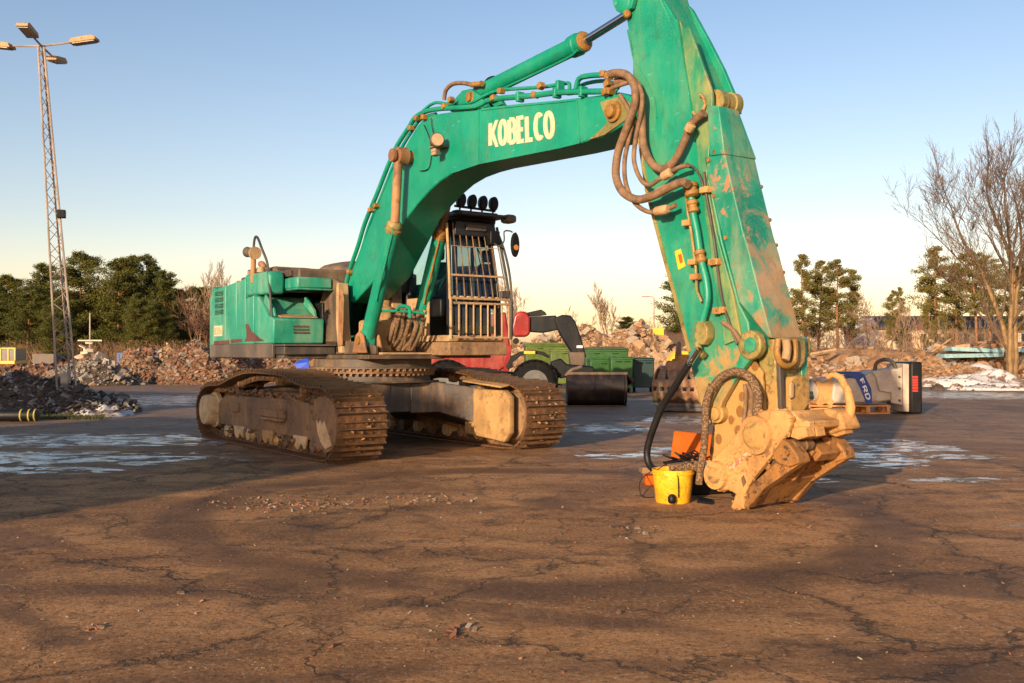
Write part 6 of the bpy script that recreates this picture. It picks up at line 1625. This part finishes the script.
# ================================================================== far buildings
m_bwall = simple("pale_beige_wall", (.52, .38, .25), .9, var=.15, scale=.4)
m_gable = simple("white_gable", (.62, .58, .55), .8, var=.08)
m_roof = simple("dark_slate_roof", (.045, .038, .034), .6, var=.2)
BY = 132
x0, x1 = (864 - 512) / 1000 * BY, (1060 - 512) / 1000 * BY
bd = empty("terraced_building", ((x0 + x1) / 2, BY, 0), 0, "long pale building with dark roof and white gable behind the right pines", "building")
cx = (x0 + x1) / 2; w = (x1 - x0) / 2
MB().box(-w + 2.2, w, 0, 8, 0, 4.9).build("wall", m_bwall, bd)
MB().prism([(-w, .0, 0), (-w + 2.2 , 0, 0), (-w + 2.2, 0, 4.9), (-w + 1.1, 0, 6.3), (-w, 0, 4.9)], (0, 8, 0)).build("gable_wall", m_gable, bd)
MB().prism([(0 - w + 1.1, -.5, 5.0), (0 - w + 1.1, 4, 6.7), (0 - w + 1.1, 8.5, 5.0), (0 - w + 1.1, 8.5, 4.8), (0 - w + 1.1, -.5, 4.8)], (2 * w - .9, 0, 0)).build("roof", m_roof, bd)
for k in range(22):
    for z in (1.0, 3.1):
        x = -w + 4 + k * 1.9
        if x > w - 1: continue
        f = MB().box(x - .45, x + .45, -.06, .0, z, z + 1.2).build("window", m_gable, bd)
        MB().box(x - .37, x + .37, -.08, -.061, z + .08, z + 1.12).build("pane", m_panedark, f)
hs_ = empty("small_house", W(676, 345, 92) * Vector((1, 1, 0)), 0, "low house with brown roof behind the grapple, left of the arm", "house")
MB().box(-3.4, 3.4, 0, 5, 0, 2.3).build("wall", m_bwall, hs_)
MB().prism([(-3.8, -.4, 2.31), (-3.8, 2.5, 3.9), (-3.8, 5.4, 2.31)], (7.6, 0, 0)).build("roof", simple("brown_roof", (.12, .07, .045), .8), hs_)
for x in (-2, 0, 2):
    f = MB().box(x - .4, x + .4, -.05, 0, .9, 1.9).build("window", m_gable, hs_); MB().box(x - .33, x + .33, -.07, -.051, .97, 1.83).build("pane", m_panedark, f)
# yellow vehicle cab / barrels at the far middle
yb = empty("yellow_container", W(681, 356, 60) * Vector((1, 1, 0)), .1, "small yellow covered skip between small house and grapple", "skip")
MB().box(-.7, .7, -.5, .5, 0, 1.2).build("body", m_dark, yb, .03); MB().prism([(-.85, -.55, 1.2), (.85, -.55, 1.2), (.5, -.55, 1.75), (-.4, -.55, 1.8)], (0, 1.1, 0)).build("cover", m_stick, yb, .04)
# street lamp with yellow sign
lpz = W(654, 345, 78); sl_ = empty("street_lamp", (lpz.x, lpz.y, 0), 0, "thin grey street lamp with yellow sign left of the green arm", "street lamp")
tz = H + (353 - 298) / 1000 * 78
MB().tube([(0, 0, 0), (0, 0, tz), (-.1, 0, tz + .1), (-.5, 0, tz + .12)], [.07, .05, .04, .04], 7).build("post", m_galv, sl_); MB().box(-.95, -.4, -.1, .1, tz + .06, tz + .16).build("lamp_head", m_galv, sl_, .02)
MB().box(-.1, .75, -.12, -.07, 2.9, 3.6).build("sign_panel", m_stick, sl_, .01)
# pole with pale stack at the left
pz = W(90, 362, 75); po = empty("lamp_post", (pz.x, pz.y, 0), 0, "slim grey post rising from pale stacked sacks in front of the left wood", "post")
MB().cyl((0, 0, 0), (0, 0, H + .040 * 75), .06, 8).build("pole", m_galv, po)
MB().box(-.9, .9, -.05, .05, 2.55, 2.65).build("cross_arm", m_galv, po)
sk = empty("sack_stack", (pz.x - .2, pz.y - .5, 0), 0, "pale stack of sacks at the foot of the slim grey post", "sacks")
R = random.Random(2)
for k in range(9): MB().chunk((R.uniform(-.35, .35), 0, .25 + k * .27), 1.0 - k * .06, R, .5).build("sack", m_letter, sk, .08)
# blue containers
for k, (a, b, Y, hh, lb) in enumerate([(150, 185, 100, 1.9, "dark blue container right of the middle pines, behind the rubble heaps"), (121, 134, 96, 1.7, "small dark blue container behind the reddish rubble heap")]):
    X0, X1 = (a - 512) / 1000 * Y, (b - 512) / 1000 * Y
    c_ = empty("container", ((X0 + X1) / 2, Y, 0), .05, lb, "container"); w = (X1 - X0) / 2
    MB().box(-w, w, -1.2, 1.2, .1, hh).build("body", m_blue, c_, .03)
    for j in range(int(w * 2 / .35)): MB().box(-w + .1 + j * .35, -w + .25 + j * .35, -1.24, -1.205, .25, hh - .15).build("corrugation", m_blue, c_)
# yellow digger at the far left
yd = empty("yellow_digger", W(9, 364, 68) * Vector((1, 1, 0)), 0, "small yellow digger at the picture's left edge in front of the wood", "digger")
m_yel = paint("yellow_paint", (.75, .38, .01), rust_amt=.1)
MB().prism([(-2.0, -.9, .9), (.85, -.9, .9), (.85, -.9, 1.15), (-.2, -.9, 1.15), (-.2, -.9, 2.1), (-2, -.9, 2.1)], (0, 1.8, 0)).build("body", m_yel, yd, .05)
for x in (-.15, .35, .80): MB().box(x, x + .07, -.9, -.83, 1.15, 1.95).build("cab_pillar", m_yel, yd)
MB().box(-.2, .9, -.92, .92, 1.93, 2.02).build("cab_roof", m_yel, yd, .02)
MB().box(-.1, .8, -.85, .8, 1.16, 1.92).build("cab_glass", simple("dark_blue_glass", (.03, .05, .08), .2), yd)
MB().tube([(-1.6, -1.0, 1.6), (-1.2, -1.0, 2.6), (-.6, -1.0, 2.75), (-.3, -1.0, 2.0)], .16, 8, 4).build("boom", m_yel, yd, smooth=True)
for y in (-.95, .6):
    MB().prism([(-1.9, y, .35), (-1.7, y, .05), (.9, y, .05), (1.1, y, .35), (.9, y, .62), (-1.7, y, .62)], (0, .4, 0)).build("crawler_track", m_dark, yd, .05)
# small dark hut and white item near the wood
o = MB().box(-1.0, 1.0, -.8, .8, 0, 1.6, Matrix.Translation(W(47, 362, 92) * Vector((1, 1, 0)))).build("site_hut", m_skirt, None, .05); tag(o, "small grey hut half hidden in the wood's edge behind the mast", "hut")
o = MB().chunk(W(54, 374, 55), .7).build("plastic_sheet", simple("lilac_sheet", (.45, .36, .62), .6)); tag(o, "crumpled lilac sheet on the crushed brick left of the mast cabinet", "plastic sheet")
o = MB().chunk(W(303, 364, 53), .9).build("tarpaulin", simple("blue_sheet", (.03, .08, .5), .5)); tag(o, "blue tarpaulin scrap on the rubble below the excavator deck", "tarpaulin")

# ================================================================== loose stones on the tarmac
R = random.Random(77); st = MB()
for k in range(900):
    px = R.uniform(0, 1024); py = 353 + 45 + 280 * R.random() ** 1.3
    p = G(px, py); s = R.uniform(.006, .022) * (1 if R.random() < .93 else 2)
    st.chunk((p.x, p.y, s * .2), s, R)
for (cx_, cy_, sx_, sy_, n) in [(290, 505, 100, 9, 150), (458, 634, 14, 6, 16), (95, 628, 10, 4, 12), (640, 532, 30, 8, 20), (420, 500, 60, 6, 60), (820, 400, 30, 6, 30)]:
    for k in range(n):
        p = G(R.gauss(cx_, sx_ * .5), R.gauss(cy_, sy_ * .5)); s = R.uniform(.012, .05); st.chunk((p.x, p.y, s * .2), s, R)
tag(st.build("loose_stones", m_rubble, kind='stuff', fixn=False), "small stones and brick crumbs scattered over the muddy tarmac", "gravel")
